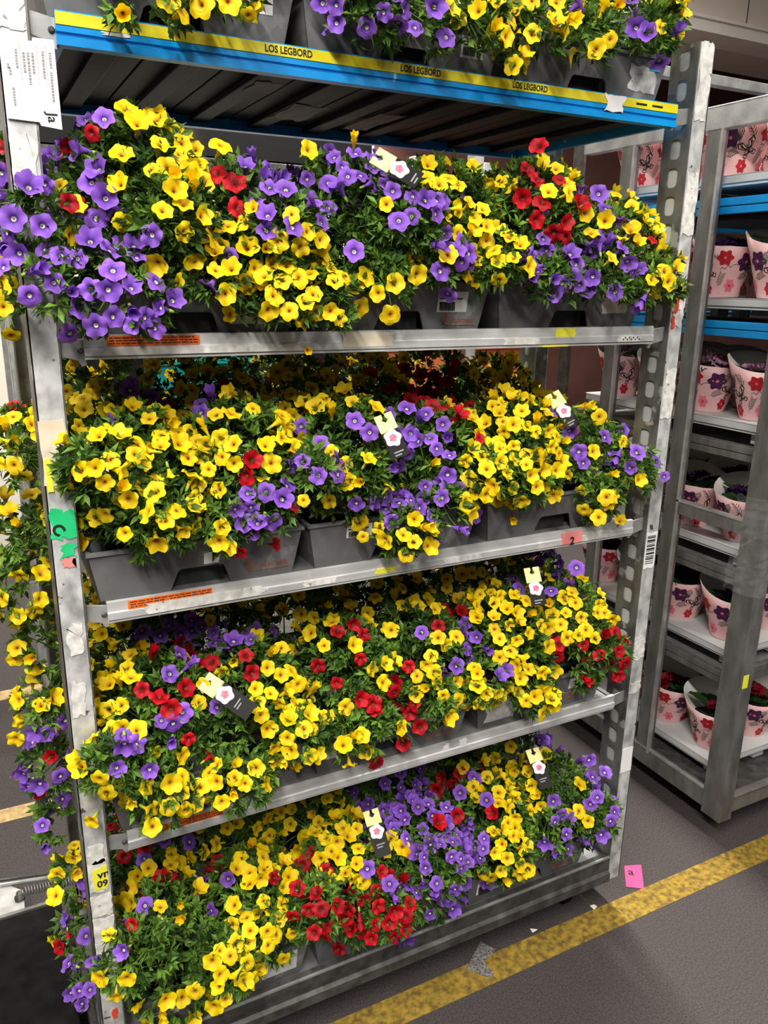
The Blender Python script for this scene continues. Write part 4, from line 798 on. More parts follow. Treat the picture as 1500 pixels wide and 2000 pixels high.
for k, (a, b, m_) in enumerate(((2.10, 2.25, 'paper_torn'), (1.86, 1.99, 'paper_torn'), (1.66, 1.72, 'paper_torn'), (1.44, 1.56, 'paper_torn'), (0.80, 0.86, 'paper_torn'), (0.70, 0.73, 'paper_torn'))):
    patch(pr, XR0 + 0.004, XR1 - 0.004, a, b, m_, 40 + k, 0.3, name='paper_remnant')
patch(pr, 1.302, 1.318, 1.69, 1.725, 'sticker_red', 47, 0.4, -0.0018, label='scrap of red tape')
patch(pr, 1.302, 1.312, 1.655, 1.682, 'sticker_red', 48, 0.5, -0.0018, label='scrap of red tape')
patch(pr, 1.299, 1.337, 0.455, 0.53, 'paper_white', 49, 0.05, label='white blank sticker')
patch(pr, 1.299, 1.335, 1.055, 1.15, 'paper_white', 50, 0.08, label='white barcode sticker')
bars = MB(); rnd = random.Random(4); z = 1.068
while z < 1.142:
    h = rnd.choice((0.0015, 0.003, 0.0045)); bars.box(1.303, 1.330, -0.0022, -0.0016, z, z + h); z += h + rnd.choice((0.002, 0.004))
part('barcode', bars, 'ink', pr)

# the printed paper hanging on the left post
slip = thing('trolley_slip', 'white printed paper slip stuck across the top of the left trolley post', 'label', (-0.04, -0.004, 1.97))
part('paper', MB().prism([(-0.078, 2.077), (-0.079, 1.972), (-0.035, 1.9705), (-0.033, 1.966), (-0.004, 1.963), (-0.005, 2.083), (-0.034, 2.083), (-0.035, 2.078)], -0.0045, -0.0038, 'y'), 'paper_white', slip)
lettering('Ja', 0.020, (-0.017, -0.0050, 1.985), slip, rot=-R(88), bold=0.0003)
pr_ = MB(); rnd = random.Random(8)
for x, z0, z1 in ((-0.012, 2.045, 2.066), (-0.0125, 2.00, 2.040), (-0.022, 2.03, 2.066), (-0.036, 2.035, 2.062), (-0.042, 2.02, 2.062), (-0.048, 2.035, 2.062), (-0.058, 2.04, 2.066), (-0.068, 2.03, 2.04), (-0.066, 1.99, 2.015), (-0.070, 2.038, 2.046)):
    z = z0
    while z < z1:
        l = rnd.uniform(0.0015, 0.004); pr_.box(x - 0.0016, x + 0.0016, -0.0049, -0.0046, z, min(z + l, z1)); z += l + 0.0012
for x, z0, z1 in ((-0.018, 2.02, 2.075), (-0.030, 2.02, 2.075), (-0.053, 2.02, 2.075)):
    pr_.box(x - 0.0002, x + 0.0002, -0.0049, -0.0046, z0, z1)
part('fine_print', pr_, 'ink_grey', slip)

# ------------------------------------------------------------------ shelves
SHELF = ['top blue', 'second', 'third', 'fourth', 'bottom']


def bracket(root, x0, x1, z, y):
    """the plate that carries a shelf end on the post"""
    d = 1 if x1 > x0 else -1
    pl_ = [(x0, z - 0.002), (x1, z - 0.010), (x1, z - 0.050), (x1 - d * 0.008, z - 0.052), (x1 - d * 0.014, z - 0.042), (x0, z - 0.034)]
    o = part('hook_plate', MB().prism(pl_, y, y + 0.004, 'y'), 'steel_bright', root, bevel=0.0008)
    b = MB().lathe([(0.0, 0), (0.005, 0), (0.005, 0.002), (0.0028, 0.004), (0, 0.004)], 10)
    b.v = [(x1 - d * 0.009 + a, y - c, z - 0.026 + b_) for a, b_, c in b.v]
    part('bolt', b, 'steel_dark', o)


def make_shelf(s):
    z = SZ[s]; h = 0.047 if s == 0 else 0.040
    if s == 0:
        t = thing('shelf_board', 'loose blue top shelf with yellow lettered strip and dark planked underside', 'shelf', (0.625, 0.28, z - h), 'trolley shelves')
    else:
        t = thing('shelf_board', 'silver aluminium-edged shelf, %s level from the top of the flower trolley' % ORD[s], 'shelf', (0.625, 0.28, z - h), 'trolley shelves')
    fm = 'blue_paint' if s == 0 else 'aluminium_rail'
    # rolled front profile with grooves
    if s == 0:
        pf = [(0.006, z), (-0.001, z - 0.001), (-0.001, z - 0.029), (0.003, z - 0.031), (0.003, z - 0.034), (-0.002, z - 0.036), (-0.002, z - h), (0.02, z - h), (0.02, z - h + 0.004), (0.008, z - h + 0.006), (0.008, z)]
    else:
        pf = [(0.007, z), (0.001, z - 0.001), (0.001, z - 0.019), (-0.002, z - 0.021), (-0.002, z - 0.034), (0.003, z - 0.035), (0.0005, z - 0.037), (0.0005, z - h), (0.022, z - h), (0.022, z - h + 0.004), (0.009, z - h + 0.006), (0.009, z)]
    fr = part('front_rail', MB().prism(pf, 0.0, 1.25, 'x'), fm, t)
    part('back_rail', MB().prism([(DEPTH - y, zz) for y, zz in pf], 0.0, 1.25, 'x'), fm, t)
    for x0, x1 in ((0.0, 0.012), (1.238, 1.25)):
        part('side_rail', MB().box(x0, x1, 0.009, DEPTH - 0.009, z - h + 0.003, z - 0.004), 'blue_paint' if s == 0 else 'steel_grey', t)
    for x0, x1 in ((XL1 - 0.002, 0.004), (XR0 + 0.002, 1.246)):
        for y in (0.012, DEPTH - 0.02):
            bracket(t, x0, x1, z, y)
    if s == 0:
        n = 9; wd = 1.226 / n
        for i in range(n):
            x0 = 0.012 + i * wd
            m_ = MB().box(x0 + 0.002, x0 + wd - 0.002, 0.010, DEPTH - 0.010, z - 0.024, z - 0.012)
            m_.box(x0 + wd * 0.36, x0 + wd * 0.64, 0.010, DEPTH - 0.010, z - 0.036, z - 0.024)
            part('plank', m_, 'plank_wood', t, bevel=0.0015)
        for x0, x1, y0, y1, sd in ((0.345, 0.395, 0.11, 0.20, 3), (0.47, 0.55, 0.26, 0.42, 4), (0.66, 0.72, 0.25, 0.45, 5)):
            part('pale_scuff', MB().prism(ragged(x0, x1, y0, y1, sd, 0.2), z - 0.0372, z - 0.0364, 'z'), 'plank_pale', t)
        # yellow lettered strip
        ys = part('strip', MB().box(0.0, 1.249, -0.0022, -0.0012, z - 0.020, z - 0.003), 'yellow_strip', fr, label='yellow printed strip')
        for x in (0.320, 0.572, 0.815):
            lettering('LOS LEGBORD', 0.0150, (x, -0.0026, z - 0.0115), fr, bold=0.0004, xs=0.86)
        for x in (1.13, 1.175):
            part('fine_print', MB().box(x, x + 0.03, -0.0027, -0.0023, z - 0.014, z - 0.010), 'ink', fr)
        patch(fr, 1.045, 1.100, z - 0.034, z - 0.003, 'paper_white', 60, 0.35, -0.003, 'paper_remnant')
        patch(fr, 0.065, 0.105, z - 0.026, z - 0.021, 'paper_torn', 61, 0.4, -0.0014, 'paper_remnant')
    else:
        n = 4; wd = (DEPTH - 0.018) / n
        for i in range(n):
            y0 = 0.009 + i * wd
            part('deck_board', MB().box(0.012, 1.238, y0 + 0.001, y0 + wd - 0.001, z - 0.020, z - 0.008), 'panel_steel', t, bevel=0.001)
        st = part('sticker', MB().box(0.036, 0.190, -0.0006, 0.0012, z - 0.0185, z - 0.0025), 'sticker_orange', fr, label='long orange warning sticker')
        fp = MB(); rnd = random.Random(s)
        for r_ in range(3):
            x = 0.040
            while x < 0.182:
                l = rnd.uniform(0.004, 0.013)
                if not (0.100 < x < 0.108):
                    fp.box(x, x + l, -0.0010, -0.0007, z - 0.0065 - r_ * 0.0045, z - 0.0050 - r_ * 0.0045)
                x += l + 0.002
        part('fine_print', fp, 'ink', st)
        if s == 1:
            patch(fr, 0.459, 0.568, z - 0.030, z - 0.004, 'paper_cream', 70, 0.06, -0.0021, label='cream paper sticker')
            patch(fr, 0.965, 1.02, z - 0.020, z - 0.002, 'sticker_yellow', 71, 0.1, 0.0004, label='yellow sticker on rail')
            patch(fr, 0.93, 1.00, z - 0.0405, z - 0.0365, 'sticker_yellow', 72, 0.2, 0.0000, label='yellow sticker under rail edge')
            for k, (a, b) in enumerate(((0.03, 0.34), (0.83, 0.92), (1.14, 1.21))):
                patch(fr, a, b, z - 0.034, z - 0.021, 'paper_torn', 75 + k, 0.12, -0.0021, 'paper_remnant')
            for k in range(9):
                part('fine_print', MB().box(1.155 + 0.006 * k, 1.158 + 0.006 * k, -0.0036, -0.0030, z - 0.030 + 0.004 * (k % 2), z - 0.027 + 0.004 * (k % 2)), 'ink', fr)
        if s == 2:
            patch(fr, 1.026, 1.086, z - 0.034, z - 0.004, 'sticker_pink', 80, 0.08, -0.0021, label='pink sticker with black digit')
            lettering('2', 0.026, (1.050, -0.0034, z - 0.028), fr, bold=0.001)
            for k, (a, b) in enumerate(((0.375, 0.445), (0.06, 0.30), (0.70, 0.80), (1.10, 1.17))):
                patch(fr, a, b, z - 0.033, z - 0.021 + 0.008 * (k % 2), 'paper_torn', 85 + k, 0.15, -0.0021, 'paper_remnant')
            patch(fr, 0.535, 0.585, z - 0.030, z - 0.018, 'sticker_yellow', 89, 0.4, -0.0021, label='torn yellow sticker')
        if s == 3:
            for k, (a, b) in enumerate(((0.72, 0.735), (0.765, 0.785))):
                patch(fr, a, b, z - 0.018, z - 0.002, 'paper_white', 90 + k, 0.4, 0.0004, 'paper_remnant')
    return t


for s in range(4):
    make_shelf(s)
# guide rods under the right end of the fourth shelf
rod = thing('guide_rods', 'pair of thin steel rods beneath the right end of the fourth shelf', 'rod', (1.18, 0.25, 0.60))
part('rod', MB().tube([(1.12, 0.25, 0.628), (1.29, 0.20, 0.632)], 0.008, 10), 'steel_bright', rod, True)
part('rod', MB().tube([(1.10, 0.27, 0.585), (1.29, 0.24, 0.590)], 0.006, 10), 'steel_bright', rod, True)
part('end_plate', MB().box(1.08, 1.125, 0.24, 0.30, 0.575, 0.63), 'steel_bright', rod, bevel=0.002)
ring = [(1.112 + 0.011 * math.cos(a), 0.236, 0.622 + 0.011 * math.sin(a)) for a in np.linspace(0, 2 * math.pi, 15)]
part('ring', MB().tube(ring, 0.0022, 6), 'steel_grey', rod, True)

# ------------------------------------------------------------------ trays
TX = [-0.028, 0.39, 0.815]
TW, TD, TH = 0.412, 0.545, 0.098


def tray_mesh():
    """tapered tray; front and back walls cut out for the hand grip"""
    m = MB(); t = 0.004
    wb, wt = TW / 2 - 0.022, TW / 2 - 0.004; yb, yt = 0.018, 0.002
    def wall(ysign):
        def P(x, z, inset):
            y = yb + (yt - yb) * z / TH + inset
            return (x, y if ysign > 0 else TD - y, z)
        out = [(-wb, 0), (-0.058, 0), (-0.044, 0.038), (-0.038, 0.042), (0.038, 0.042), (0.044, 0.038), (0.058, 0), (wb, 0), (wt, TH), (-wt, TH)]
        n = len(out)
        vs = [P(x, z, 0) for x, z in out] + [P(x, z, t) for x, z in out]
        # strips instead of one concave face
        quads = [(0, 1, 2, 9), (2, 3, 9), (3, 4, 8, 9), (4, 5, 8), (5, 6, 7, 8)]
        m.add(vs, quads + [tuple(i + n for i in reversed(q)) for q in quads] + [(i, (i + 1) % n, (i + 1) % n + n, i + n) for i in range(n)])
    wall(1); wall(-1)
    for sx in (-1, 1):
        a, b = [(sx * wb, yb, 0), (sx * wb, TD - yb, 0), (sx * wt, TD - yt, TH), (sx * wt, yt, TH)], []
        b = [(x - sx * t, y, z) for x, y, z in a]
        m.add(a + b, [(0, 1, 2, 3), (7, 6, 5, 4), (0, 4, 5, 1), (3, 2, 6, 7)])
    m.box(-wb, wb, 0.045, TD - 0.045, 0.001, 0.006)
    # rim flange and corner ribs
    for y0, y1 in ((-0.002, 0.008), (TD - 0.008, TD + 0.002)):
        m.box(-wt - 0.003, wt + 0.003, y0, y1, TH - 0.006, TH)
    for x0, x1 in ((-wt - 0.003, -wt + 0.006), (wt - 0.006, wt + 0.003)):
        m.box(x0, x1, 0.006, TD - 0.006, TH - 0.006, TH)
    return m.mesh('tray_body', 'tray_grey')


def grip_mesh(d):
    m = MB()
    def Y(y):
        return y if d > 0 else TD - y
    po = [(0.043, 0.0), (0.043, 0.046), (0.016, 0.046), (0.016, 0.0428), (0.040, 0.0428), (0.040, 0.0)]
    m.prism([(Y(y), z) for y, z in po], -0.052, 0.052, 'x')
    return m.mesh('hand_grip', 'tray_dark')


TB, GM = tray_mesh(), (grip_mesh(1), grip_mesh(-1))
TRAYS = {}


def wall_y(z):
    return 0.018 - 0.016 * z / TH


def tray_sheet(t, base, x0, x1, z0, z1, material, name, seed=None, jag=0.1, lift=0.0008):
    """a label lying on the sloping front wall, in tray coordinates"""
    po = ragged(x0, x1, z0, z1, seed, jag) if seed else [(x0, z0), (x1, z0), (x1, z1), (x0, z1)]
    m = MB(); n = len(po)
    vs = [(x, wall_y(z) - lift, z) for x, z in po] + [(x, wall_y(z) - lift + 0.0005, z) for x, z in po]
    m.add(vs, [tuple(range(n)), tuple(range(2 * n - 1, n - 1, -1))] + [(i, i + n, (i + 1) % n + n, (i + 1) % n) for i in range(n)])
    return link(name, m.mesh(name, material), t, (0, 0, 0))


def tray_logo(t, x, z, k=1.0, material='print_orange'):
    """tulip-like emblem in outline, a word and an underline"""
    m = MB()
    def ln(pts, r):
        m.tube([(x + a * k, wall_y(z + b * k) - 0.0012, z + b * k) for a, b in pts], r, 4)
    ts = np.linspace(0, 1, 9)
    ln([(0.011 * -math.sin(math.pi * q) * (1.15 - 0.3 * q), -0.012 + 0.024 * q) for q in ts], 0.0007)
    ln([(0.011 * math.sin(math.pi * q) * (1.15 - 0.3 * q), -0.012 + 0.024 * q) for q in ts], 0.0007)
    ln([(0.004 * -math.sin(math.pi * q), -0.012 + 0.022 * q) for q in ts], 0.0006)
    ln([(0.004 * math.sin(math.pi * q), -0.012 + 0.022 * q) for q in ts], 0.0006)
    ln([(0, -0.018), (0, 0.004)], 0.0006)
    ln([(0.004, -0.014), (0.082, -0.014)], 0.0006)
    link('emblem', m.mesh('emblem', material), t, (0, 0, 0))
    o = lettering('aalsmeer', 0.019 * k, (0, 0, 0), None, material)
    for v in o.data.vertices:
        zz = z - 0.002 + v.co.z
        v.co = (x + 0.015 * k + v.co.x, wall_y(zz) - 0.0012, zz)
    o.parent = t


def tray_barcode(t, x0, x1, z0, z1, seed):
    tray_sheet(t, 0, x0, x1, z0, z1, 'paper_white', 'paper_label')
    m = MB(); rnd = random.Random(seed); y = wall_y((z0 + z1) / 2) - 0.0024; x = x0 + 0.004
    while x < x0 + (x1 - x0) * 0.55:
        w_ = rnd.choice((0.0008, 0.0015, 0.0022)); m.box(x, x + w_, y, y + 0.0012, z0 + 0.003, z0 + (z1 - z0) * 0.5); x += w_ + 0.0012
    for r_ in range(3):
        zz = z1 - 0.005 - r_ * 0.005
        if zz > z0 + (z1 - z0) * 0.55:
            m.box(x0 + 0.003, x1 - 0.004 - 0.004 * r_, y, y + 0.0012, zz, zz + 0.0022)
    link('barcode', m.mesh('barcode', 'ink'), t, (0, 0, 0))


SIDE = ['left', 'middle', 'right']
for s in range(5):
    for c in range(3):
        zb = (SZ[s] - 0.012) if s == 0 else (SZ[s] - 0.008 if s < 4 else 0.171)
        t = thing('plant_tray', 'grey plastic carrying tray, %s one of three on the %s shelf' % (SIDE[c], SHELF[s]), 'tray', (TX[c] + TW / 2, 0.012, zb + 0.0005), 'grey trays under the plants')
        link('body', TB, t, (0, 0, 0)); [link('hand_grip', g_, t, (0, 0, 0)) for g_ in GM]
        TRAYS[(s, c)] = t
tray_barcode(TRAYS[1, 1], 0.082, 0.152, 0.040, 0.080, 3); tray_logo(TRAYS[1, 1], 0.105, 0.026, 0.85)
tray_sheet(TRAYS[1, 0], 0, 0.075, 0.165, 0.02, 0.075, 'paper_cream', 'paper_remnant', 5, 0.1)
tray_sheet(TRAYS[1, 2], 0, 0.085, 0.160, 0.035, 0.070, 'paper_cream', 'paper_remnant', 6, 0.15)
tray_logo(TRAYS[2, 0], 0.095, 0.030)
tray_sheet(TRAYS[2, 0], 0, 0.005, 0.035, 0.046, 0.072, 'paper_white', 'paper_label')
tray_barcode(TRAYS[2, 1], -0.118, -0.060, 0.058, 0.086, 7)
tray_sheet(TRAYS[2, 2], 0, 0.085, 0.150, 0.030, 0.070, 'paper_cream', 'paper_remnant', 9, 0.15)
tray_sheet(TRAYS[3, 1], 0, -0.17, -0.07, 0.035, 0.080, 'paper_torn', 'paper_remnant', 10, 0.25)
tray_sheet(TRAYS[3, 1], 0, 0.075, 0.175, 0.050, 0.088, 'paper_white', 'paper_label'); tray_logo(TRAYS[3, 1], 0.09, 0.026, 0.9)
tray_sheet(TRAYS[3, 2], 0, -0.17, -0.075, 0.012, 0.080, 'paper_torn', 'paper_remnant', 11, 0.15)
tray_sheet(TRAYS[3, 2], 0, 0.085, 0.13, 0.050, 0.080, 'paper_white', 'paper_label'); tray_logo(TRAYS[3, 2], 0.09, 0.030, 0.8)
tray_sheet(TRAYS[4, 0], 0, 0.09, 0.175, 0.025, 0.090, 'paper_white', 'paper_label')
tray_barcode(TRAYS[4, 0], -0.165, -0.10, 0.030, 0.052, 13)
tray_barcode(TRAYS[4, 2], -0.165, -0.09, 0.030, 0.085, 14)
tray_sheet(TRAYS[4, 2], 0, 0.095, 0.135, 0.055, 0.082, 'paper_white', 'paper_label'); tray_logo(TRAYS[4, 2], 0.09, 0.030, 0.8)
o = lettering('02', 0.024, (0, 0, 0), None, 'ink', bold=0.0004)
for v in o.data.vertices:
    zz = 0.068 + v.co.z; v.co = (0.101 + v.co.x, wall_y(zz) - 0.0014, zz)
o.parent = TRAYS[4, 2]
tray_sheet(TRAYS[0, 0], 0, 0.11, 0.165, 0.055, 0.090, 'paper_white', 'paper_label')
tray_barcode(TRAYS[0, 1], 0.115, 0.165, 0.040, 0.075, 16)
tray_sheet(TRAYS[0, 2], 0, 0.105, 0.180, 0.030, 0.075, 'paper_torn', 'paper_remnant', 17, 0.3)
tray_sheet(TRAYS[0, 2], 0, 0.155, 0.185, 0.070, 0.090, 'sticker_blue', 'sticker', lift=0.0016)

# ------------------------------------------------------------------ flowering plants


def flower_mesh(kind, variant):
    """five-lobed trumpet flower facing +z, with its tube and green calyx behind"""
    rnd = random.Random(variant * 7 + 1); m = MB(); n = 30
    flat = (0.55, 0.15, 1.0, 0.35, 1.9)[variant]            # how deeply the bloom is cupped
    rings = [0.02, 0.16, 0.45, 0.78, 1.0]; rad = []
    Rf = 0.0180 if variant < 4 else 0.0105
    ph = rnd.uniform(0, 6)
    for i, r in enumerate(rings):
        for j in range(n):
            a = 2 * math.pi * j / n
            lobe = 1 + (-0.17 * abs(math.cos(2.5 * a)) ** 5 + 0.04 * math.sin(2 * a + ph) + 0.03 * rnd.uniform(-1, 1)) * (r ** 2)
            zz = -0.006 * (1 - min(1, r / 0.3)) + 0.009 * flat * r ** 1.6 - 0.0045 * (1 - flat) * r ** 3 + 0.0026 * math.sin(5 * a + ph) * r ** 3 - 0.0016 * abs(math.cos(2.5 * a)) ** 4 * r
            m.v.append((Rf * r * lobe * math.cos(a), Rf * r * lobe * math.sin(a), zz)); rad.append(r)
    for i in range(len(rings) - 1):
        for j in range(n):
            m.f.append((i * n + j, i * n + (j + 1) % n, (i + 1) * n + (j + 1) % n, (i + 1) * n + j)); m.m.append(0)
    m.f.append(tuple(range(n))); m.m.append(0)
    # outside of the trumpet
    k = len(m.v)
    m.lathe([(0.0016, -0.024), (0.0028, -0.014), (0.0052, -0.004), (0.0085, 0.0012 * flat)], 8, mi=0, cap=False); rad += [0.7] * 32
    m.lathe([(0.0008, -0.029), (0.0026, -0.026), (0.0030, -0.019), (0.0020, -0.017)], 6, mi=1); rad += [0] * 24
    me = m.mesh('flower', ['petal_' + kind, 'calyx'], True)
    at = me.attributes.new('rad', 'FLOAT', 'POINT'); at.data.foreach_set('value', rad)
    return me


KINDS = {'Y': 'yellow', 'P': 'purple', 'R': 'red'}
FLOWERS = {k: [flower_mesh(v, i) for i in range(5)] for k, v in KINDS.items()}


def leaves_mesh(P, A, L, Wd, T, rng, name='foliage'):
    """many small folded leaves: base points, directions, lengths, widths, tints"""
    n = len(P)
    up = rng.normal(size=(n, 3)); up[:, 2] += 0.8
    A = A / np.linalg.norm(A, axis=1)[:, None]
    side = np.cross(A, up); side /= np.linalg.norm(side, axis=1)[:, None] + 1e-9
    nor = np.cross(side, A)
    L = L[:, None]; Wd = Wd[:, None]
    V = np.stack([P, P + A * L * 0.5 + side * Wd + nor * Wd * 0.35, P + A * L * 0.5, P + A * L * 0.5 - side * Wd + nor * Wd * 0.35, P + A * L - nor * L * 0.12], 1).reshape(-1, 3)
    b = (np.arange(n) * 5)[:, None]
    F = np.stack([b + np.array([[0, 2, 1]]), b + np.array([[0, 3, 2]]), b + np.array([[1, 2, 4]]), b + np.array([[2, 3, 4]])], 1).reshape(-1, 3)
    me = bpy.data.meshes.new(name); me.from_pydata(V.tolist(), [], F.tolist())
    me.materials.append(MATS['leaf'])
    at = me.attributes.new('tint', 'FLOAT', 'POINT'); at.data.foreach_set('value', np.repeat(T, 5).astype(np.float32))
    return me


pm = MB().lathe([(0.040, 0), (0.056, 0.088), (0.061, 0.088), (0.061, 0.102), (0.055, 0.102), (0.052, 0.086), (0.0, 0.084)], 20)
POT = pm.mesh('pot', 'pot_dark', True)
SOIL = MB().lathe([(0.0, 0.085), (0.053, 0.085), (0.050, 0.092), (0.0, 0.095)], 14, cap=False).mesh('soil', 'soil', True)
hk = [(0.0, 0.0, 0.10)] + [(0.0, 0.0, 0.24)] + [(0.026 * (1 - math.cos(a)), 0, 0.24 + 0.026 * math.sin(a)) for a in np.linspace(0.2, 4.0, 12)]
HOOK = MB().tube(hk, 0.0032, 6).mesh('hanger_hook', 'black_plastic', True)

LU = np.array([l[3:] for l in LUMPS]); LK = [tuple(l[:3]) for l in LUMPS]
PA = {s: [(np.array(p[1:4]), p[4], p[5]) for p in PATCHES if p[0] == s] for s in range(5)}
PAC = {s: np.array([p[0] for p in PA[s]]) for s in range(5)}
PAR = {s: np.array([p[1] for p in PA[s]]) for s in range(5)}
ROWS = ['front', 'middle', 'back']
rng = np.random.RandomState(11)
grid = {}


def crowded(p, dmin):
    k = tuple(int(math.floor(v / 0.04)) for v in p)
    for dx in (-1, 0, 1):
        for dy in (-1, 0, 1):
            for dz in (-1, 0, 1):
                for q in grid.get((k[0] + dx, k[1] + dy, k[2] + dz), ()):
                    if (q[0] - p[0]) ** 2 + (q[1] - p[1]) ** 2 + (q[2] - p[2]) ** 2 < dmin * dmin:
                        return True
    return False


def keep(p):
    grid.setdefault(tuple(int(math.floor(v / 0.04)) for v in p), []).append(tuple(p))


def ceiling_of(s):
    return 9.0 if s == 0 else SZ[s - 1] - 0.052


def fits(p, s, floor_gap=0.012):
    """clear of the shelf it stands on, the tray, the posts and the shelf above"""
    x, y, z = p
    if z > ceiling_of(s) - 0.01:
        return False
    if z < SZ[s] + 0.10 and -0.045 < x < 1.235 and y > -0.006:
        return False
    if -0.012 < y < 0.09 and (XL0 - 0.006 < x < XL1 + 0.006 or XR0 - 0.006 < x < XR1 + 0.006):
        return False
    if z < SZ[s] + floor_gap and -0.015 < y and x > -0.09:
        return False
    return True


def sphere(n):
    v = rng.normal(size=(n, 3)); return v / np.linalg.norm(v, axis=1)[:, None]


plants = {}
for s in range(5):
    idx = [i for i, k in enumerate(LK) if k[0] == s]
    for key in sorted(set(LK[i] for i in idx)):
        plants[key] = dict(lumps=[i for i in idx if LK[i] == key], flowers=[])
# single blooms that stand at a place of their own
for s in range(5):
    idx = [i for i, k in enumerate(LK) if k[0] == s]
    for c_, r_, k in PA[s]:
        if k == 'G' or r_ > 0.0225:
            continue
        d = [np.linalg.norm((c_ - LU[i][:3]) / LU[i][3:]) for i in idx]; i = idx[int(np.argmin(d))]
        n_ = (c_ - LU[i][:3]) / LU[i][3:] ** 2; n_ /= np.linalg.norm(n_)
        p = c_ + n_ * 0.016
        if fits(p, s) and not crowded(p, 0.014):
            keep(p); plants[LK[i]]['flowers'].append((p, n_, k, min(1.15, max(0.72, r_ / 0.0165))))
# the rest of the bloom, strewn over the crowns and coloured patch by patch
for s in range(5):
    idx = [i for i, k in enumerate(LK) if k[0] == s]
    for i in idx:
        c_, rr = LU[i][:3], LU[i][3:]; row = LK[i][2]
        n = int(4 * math.pi * (rr[0] * rr[1] + rr[0] * rr[2] + rr[1] * rr[2]) / 3 * (3400 if row == 0 else 2000))
        D = sphere(n)
        for d in D:
            p = c_ + d * (rr * (1.0 + rng.uniform(-0.02, 0.05)) + 0.008)
            if d[2] < -0.55 or not fits(p, s):
                continue
            if any(np.sum(((p - LU[j][:3]) / LU[j][3:]) ** 2) < 0.86 for j in idx if j != i):
                continue
            q = np.linalg.norm(PAC[s] - p, axis=1) / PAR[s]; b = int(np.argmin(q)); k = PA[s][b][2]
            if q[b] < 1.15:
                pr_k = 0.05 if k == 'G' else 0.80
                dm = 0.0225 if k != 'R' else 0.026
            else:
                if k == 'G':
                    k = PA[s][int(rng.choice(np.argsort(q)[:5]))][2]
                pr_k = 0.13 if row == 0 else 0.35; dm = 0.032
            if k == 'G':
                k = 'Y'
            if rng.rand() > pr_k or crowded(p, dm):
                continue
            n_ = d / rr; n_ /= np.linalg.norm(n_)
            keep(p); plants[LK[i]]['flowers'].append((p, n_, k, rng.uniform(0.86, 1.14)))
AIM = np.array([-0.10, -0.75, 0.42])
for key, pl_ in plants.items():
    s, c, r = key
    main = LU[pl_['lumps'][0]]
    base = Vector((main[0], max(main[1], 0.10) if r == 0 else main[1], SZ[s] + 0.0015 if s < 4 else 0.180))
    cnt = {k: sum(1 for f in pl_['flowers'] if f[2] == k) for k in 'YPR'}
    tot = max(1, sum(cnt.values())); order = sorted('YPR', key=lambda k: -cnt[k])
    cols_ = [KINDS[k] for k in order if cnt[k] > 0.12 * tot] or ['yellow']
    mix = cols_[0] if len(cols_) == 1 else ' and '.join(cols_) if len(cols_) == 2 else '%s, %s and %s' % tuple(cols_)
    t = thing('calibrachoa', '%s flowering trailing plant, %s from left in %s row on %s shelf' % (mix, ORD[c], ROWS[r], SHELF[s]), 'plant', base, 'calibrachoa plants on the trolley')
    link('pot', POT, t, (0, 0, 0)); link('soil', SOIL, t, (0, 0, 0))
    if (s, c, r) in ((1, 1, 2), (2, 3, 2), (2, 4, 2), (1, 4, 2), (4, 2, 2)):
        h_ = link('hanger_hook', HOOK, t, (0.03, 0.0, 0.03)); h_.rotation_euler.z = rng.uniform(0, 3)
    # foliage
    P_, A_, L_, W_, T_ = [], [], [], [], []
    dens = 1900 if r == 0 else 1150
    for i in pl_['lumps']:
        c_, rr = LU[i][:3], LU[i][3:]
        area = 4 * math.pi * (rr[0] * rr[1] + rr[0] * rr[2] + rr[1] * rr[2]) / 3
        D = sphere(int(area * dens))
        for d in D:
            if d[2] < -0.75:
                continue
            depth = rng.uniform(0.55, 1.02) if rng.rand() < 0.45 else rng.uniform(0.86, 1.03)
            p = c_ + d * rr * depth
            if not fits(p, s, 0.02):
                continue
            ax = d / rr; ax /= np.linalg.norm(ax); ax = ax * 0.9 + np.array([0, -0.1, 0.25]) + rng.normal(size=3) * 0.3
            ax /= np.linalg.norm(ax)
            u = np.cross(ax, rng.normal(size=3)); u /= np.linalg.norm(u); v = np.cross(ax, u)
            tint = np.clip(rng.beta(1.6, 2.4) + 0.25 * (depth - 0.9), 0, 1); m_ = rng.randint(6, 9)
            for j in range(m_):
                a = 2.4 * j + rng.uniform(-0.3, 0.3); e = rng.uniform(0.45, 1.25)
                q = p + ax * (0.010 * j / m_ - 0.004)
                P_.append(q); A_.append(ax * math.cos(e) + (u * math.cos(a) + v * math.sin(a)) * math.sin(e))
                L_.append(rng.uniform(0.016, 0.029)); W_.append(rng.uniform(0.0036, 0.0060)); T_.append(np.clip(tint + rng.uniform(-0.12, 0.12), 0, 1))
    # closed yellow-green buds and trailing stems are leafy too: inner stems from the pot
    P_ = np.array(P_) - np.array(base); fo = leaves_mesh(P_, np.array(A_), np.array(L_), np.array(W_), np.array(T_), rng)
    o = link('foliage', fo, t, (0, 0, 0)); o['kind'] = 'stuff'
    sm = MB()
    for i in pl_['lumps']:
        c_, rr = LU[i][:3], LU[i][3:]
        for d in sphere(9):
            if d[2] < -0.3 and i == pl_['lumps'][0]:
                continue
            e = c_ + d * rr * 0.9
            if not fits(e, s):
                continue
            b0 = np.array([base.x, base.y, base.z + 0.09]); mid = (b0 + c_) / 2 + np.array([0, 0, 0.04])
            if not fits(mid, s, -1):
                continue
            sm.tube([b0 - np.array(base), mid - np.array(base), (c_ * 0.5 + e * 0.5) - np.array(base), e - np.array(base)], [0.0022, 0.0018, 0.0014, 0.001], 4, cap=False)
    if sm.v:
        o = link('stems', sm.mesh('stems', 'stem_green', True), t, (0, 0, 0)); o['kind'] = 'stuff'
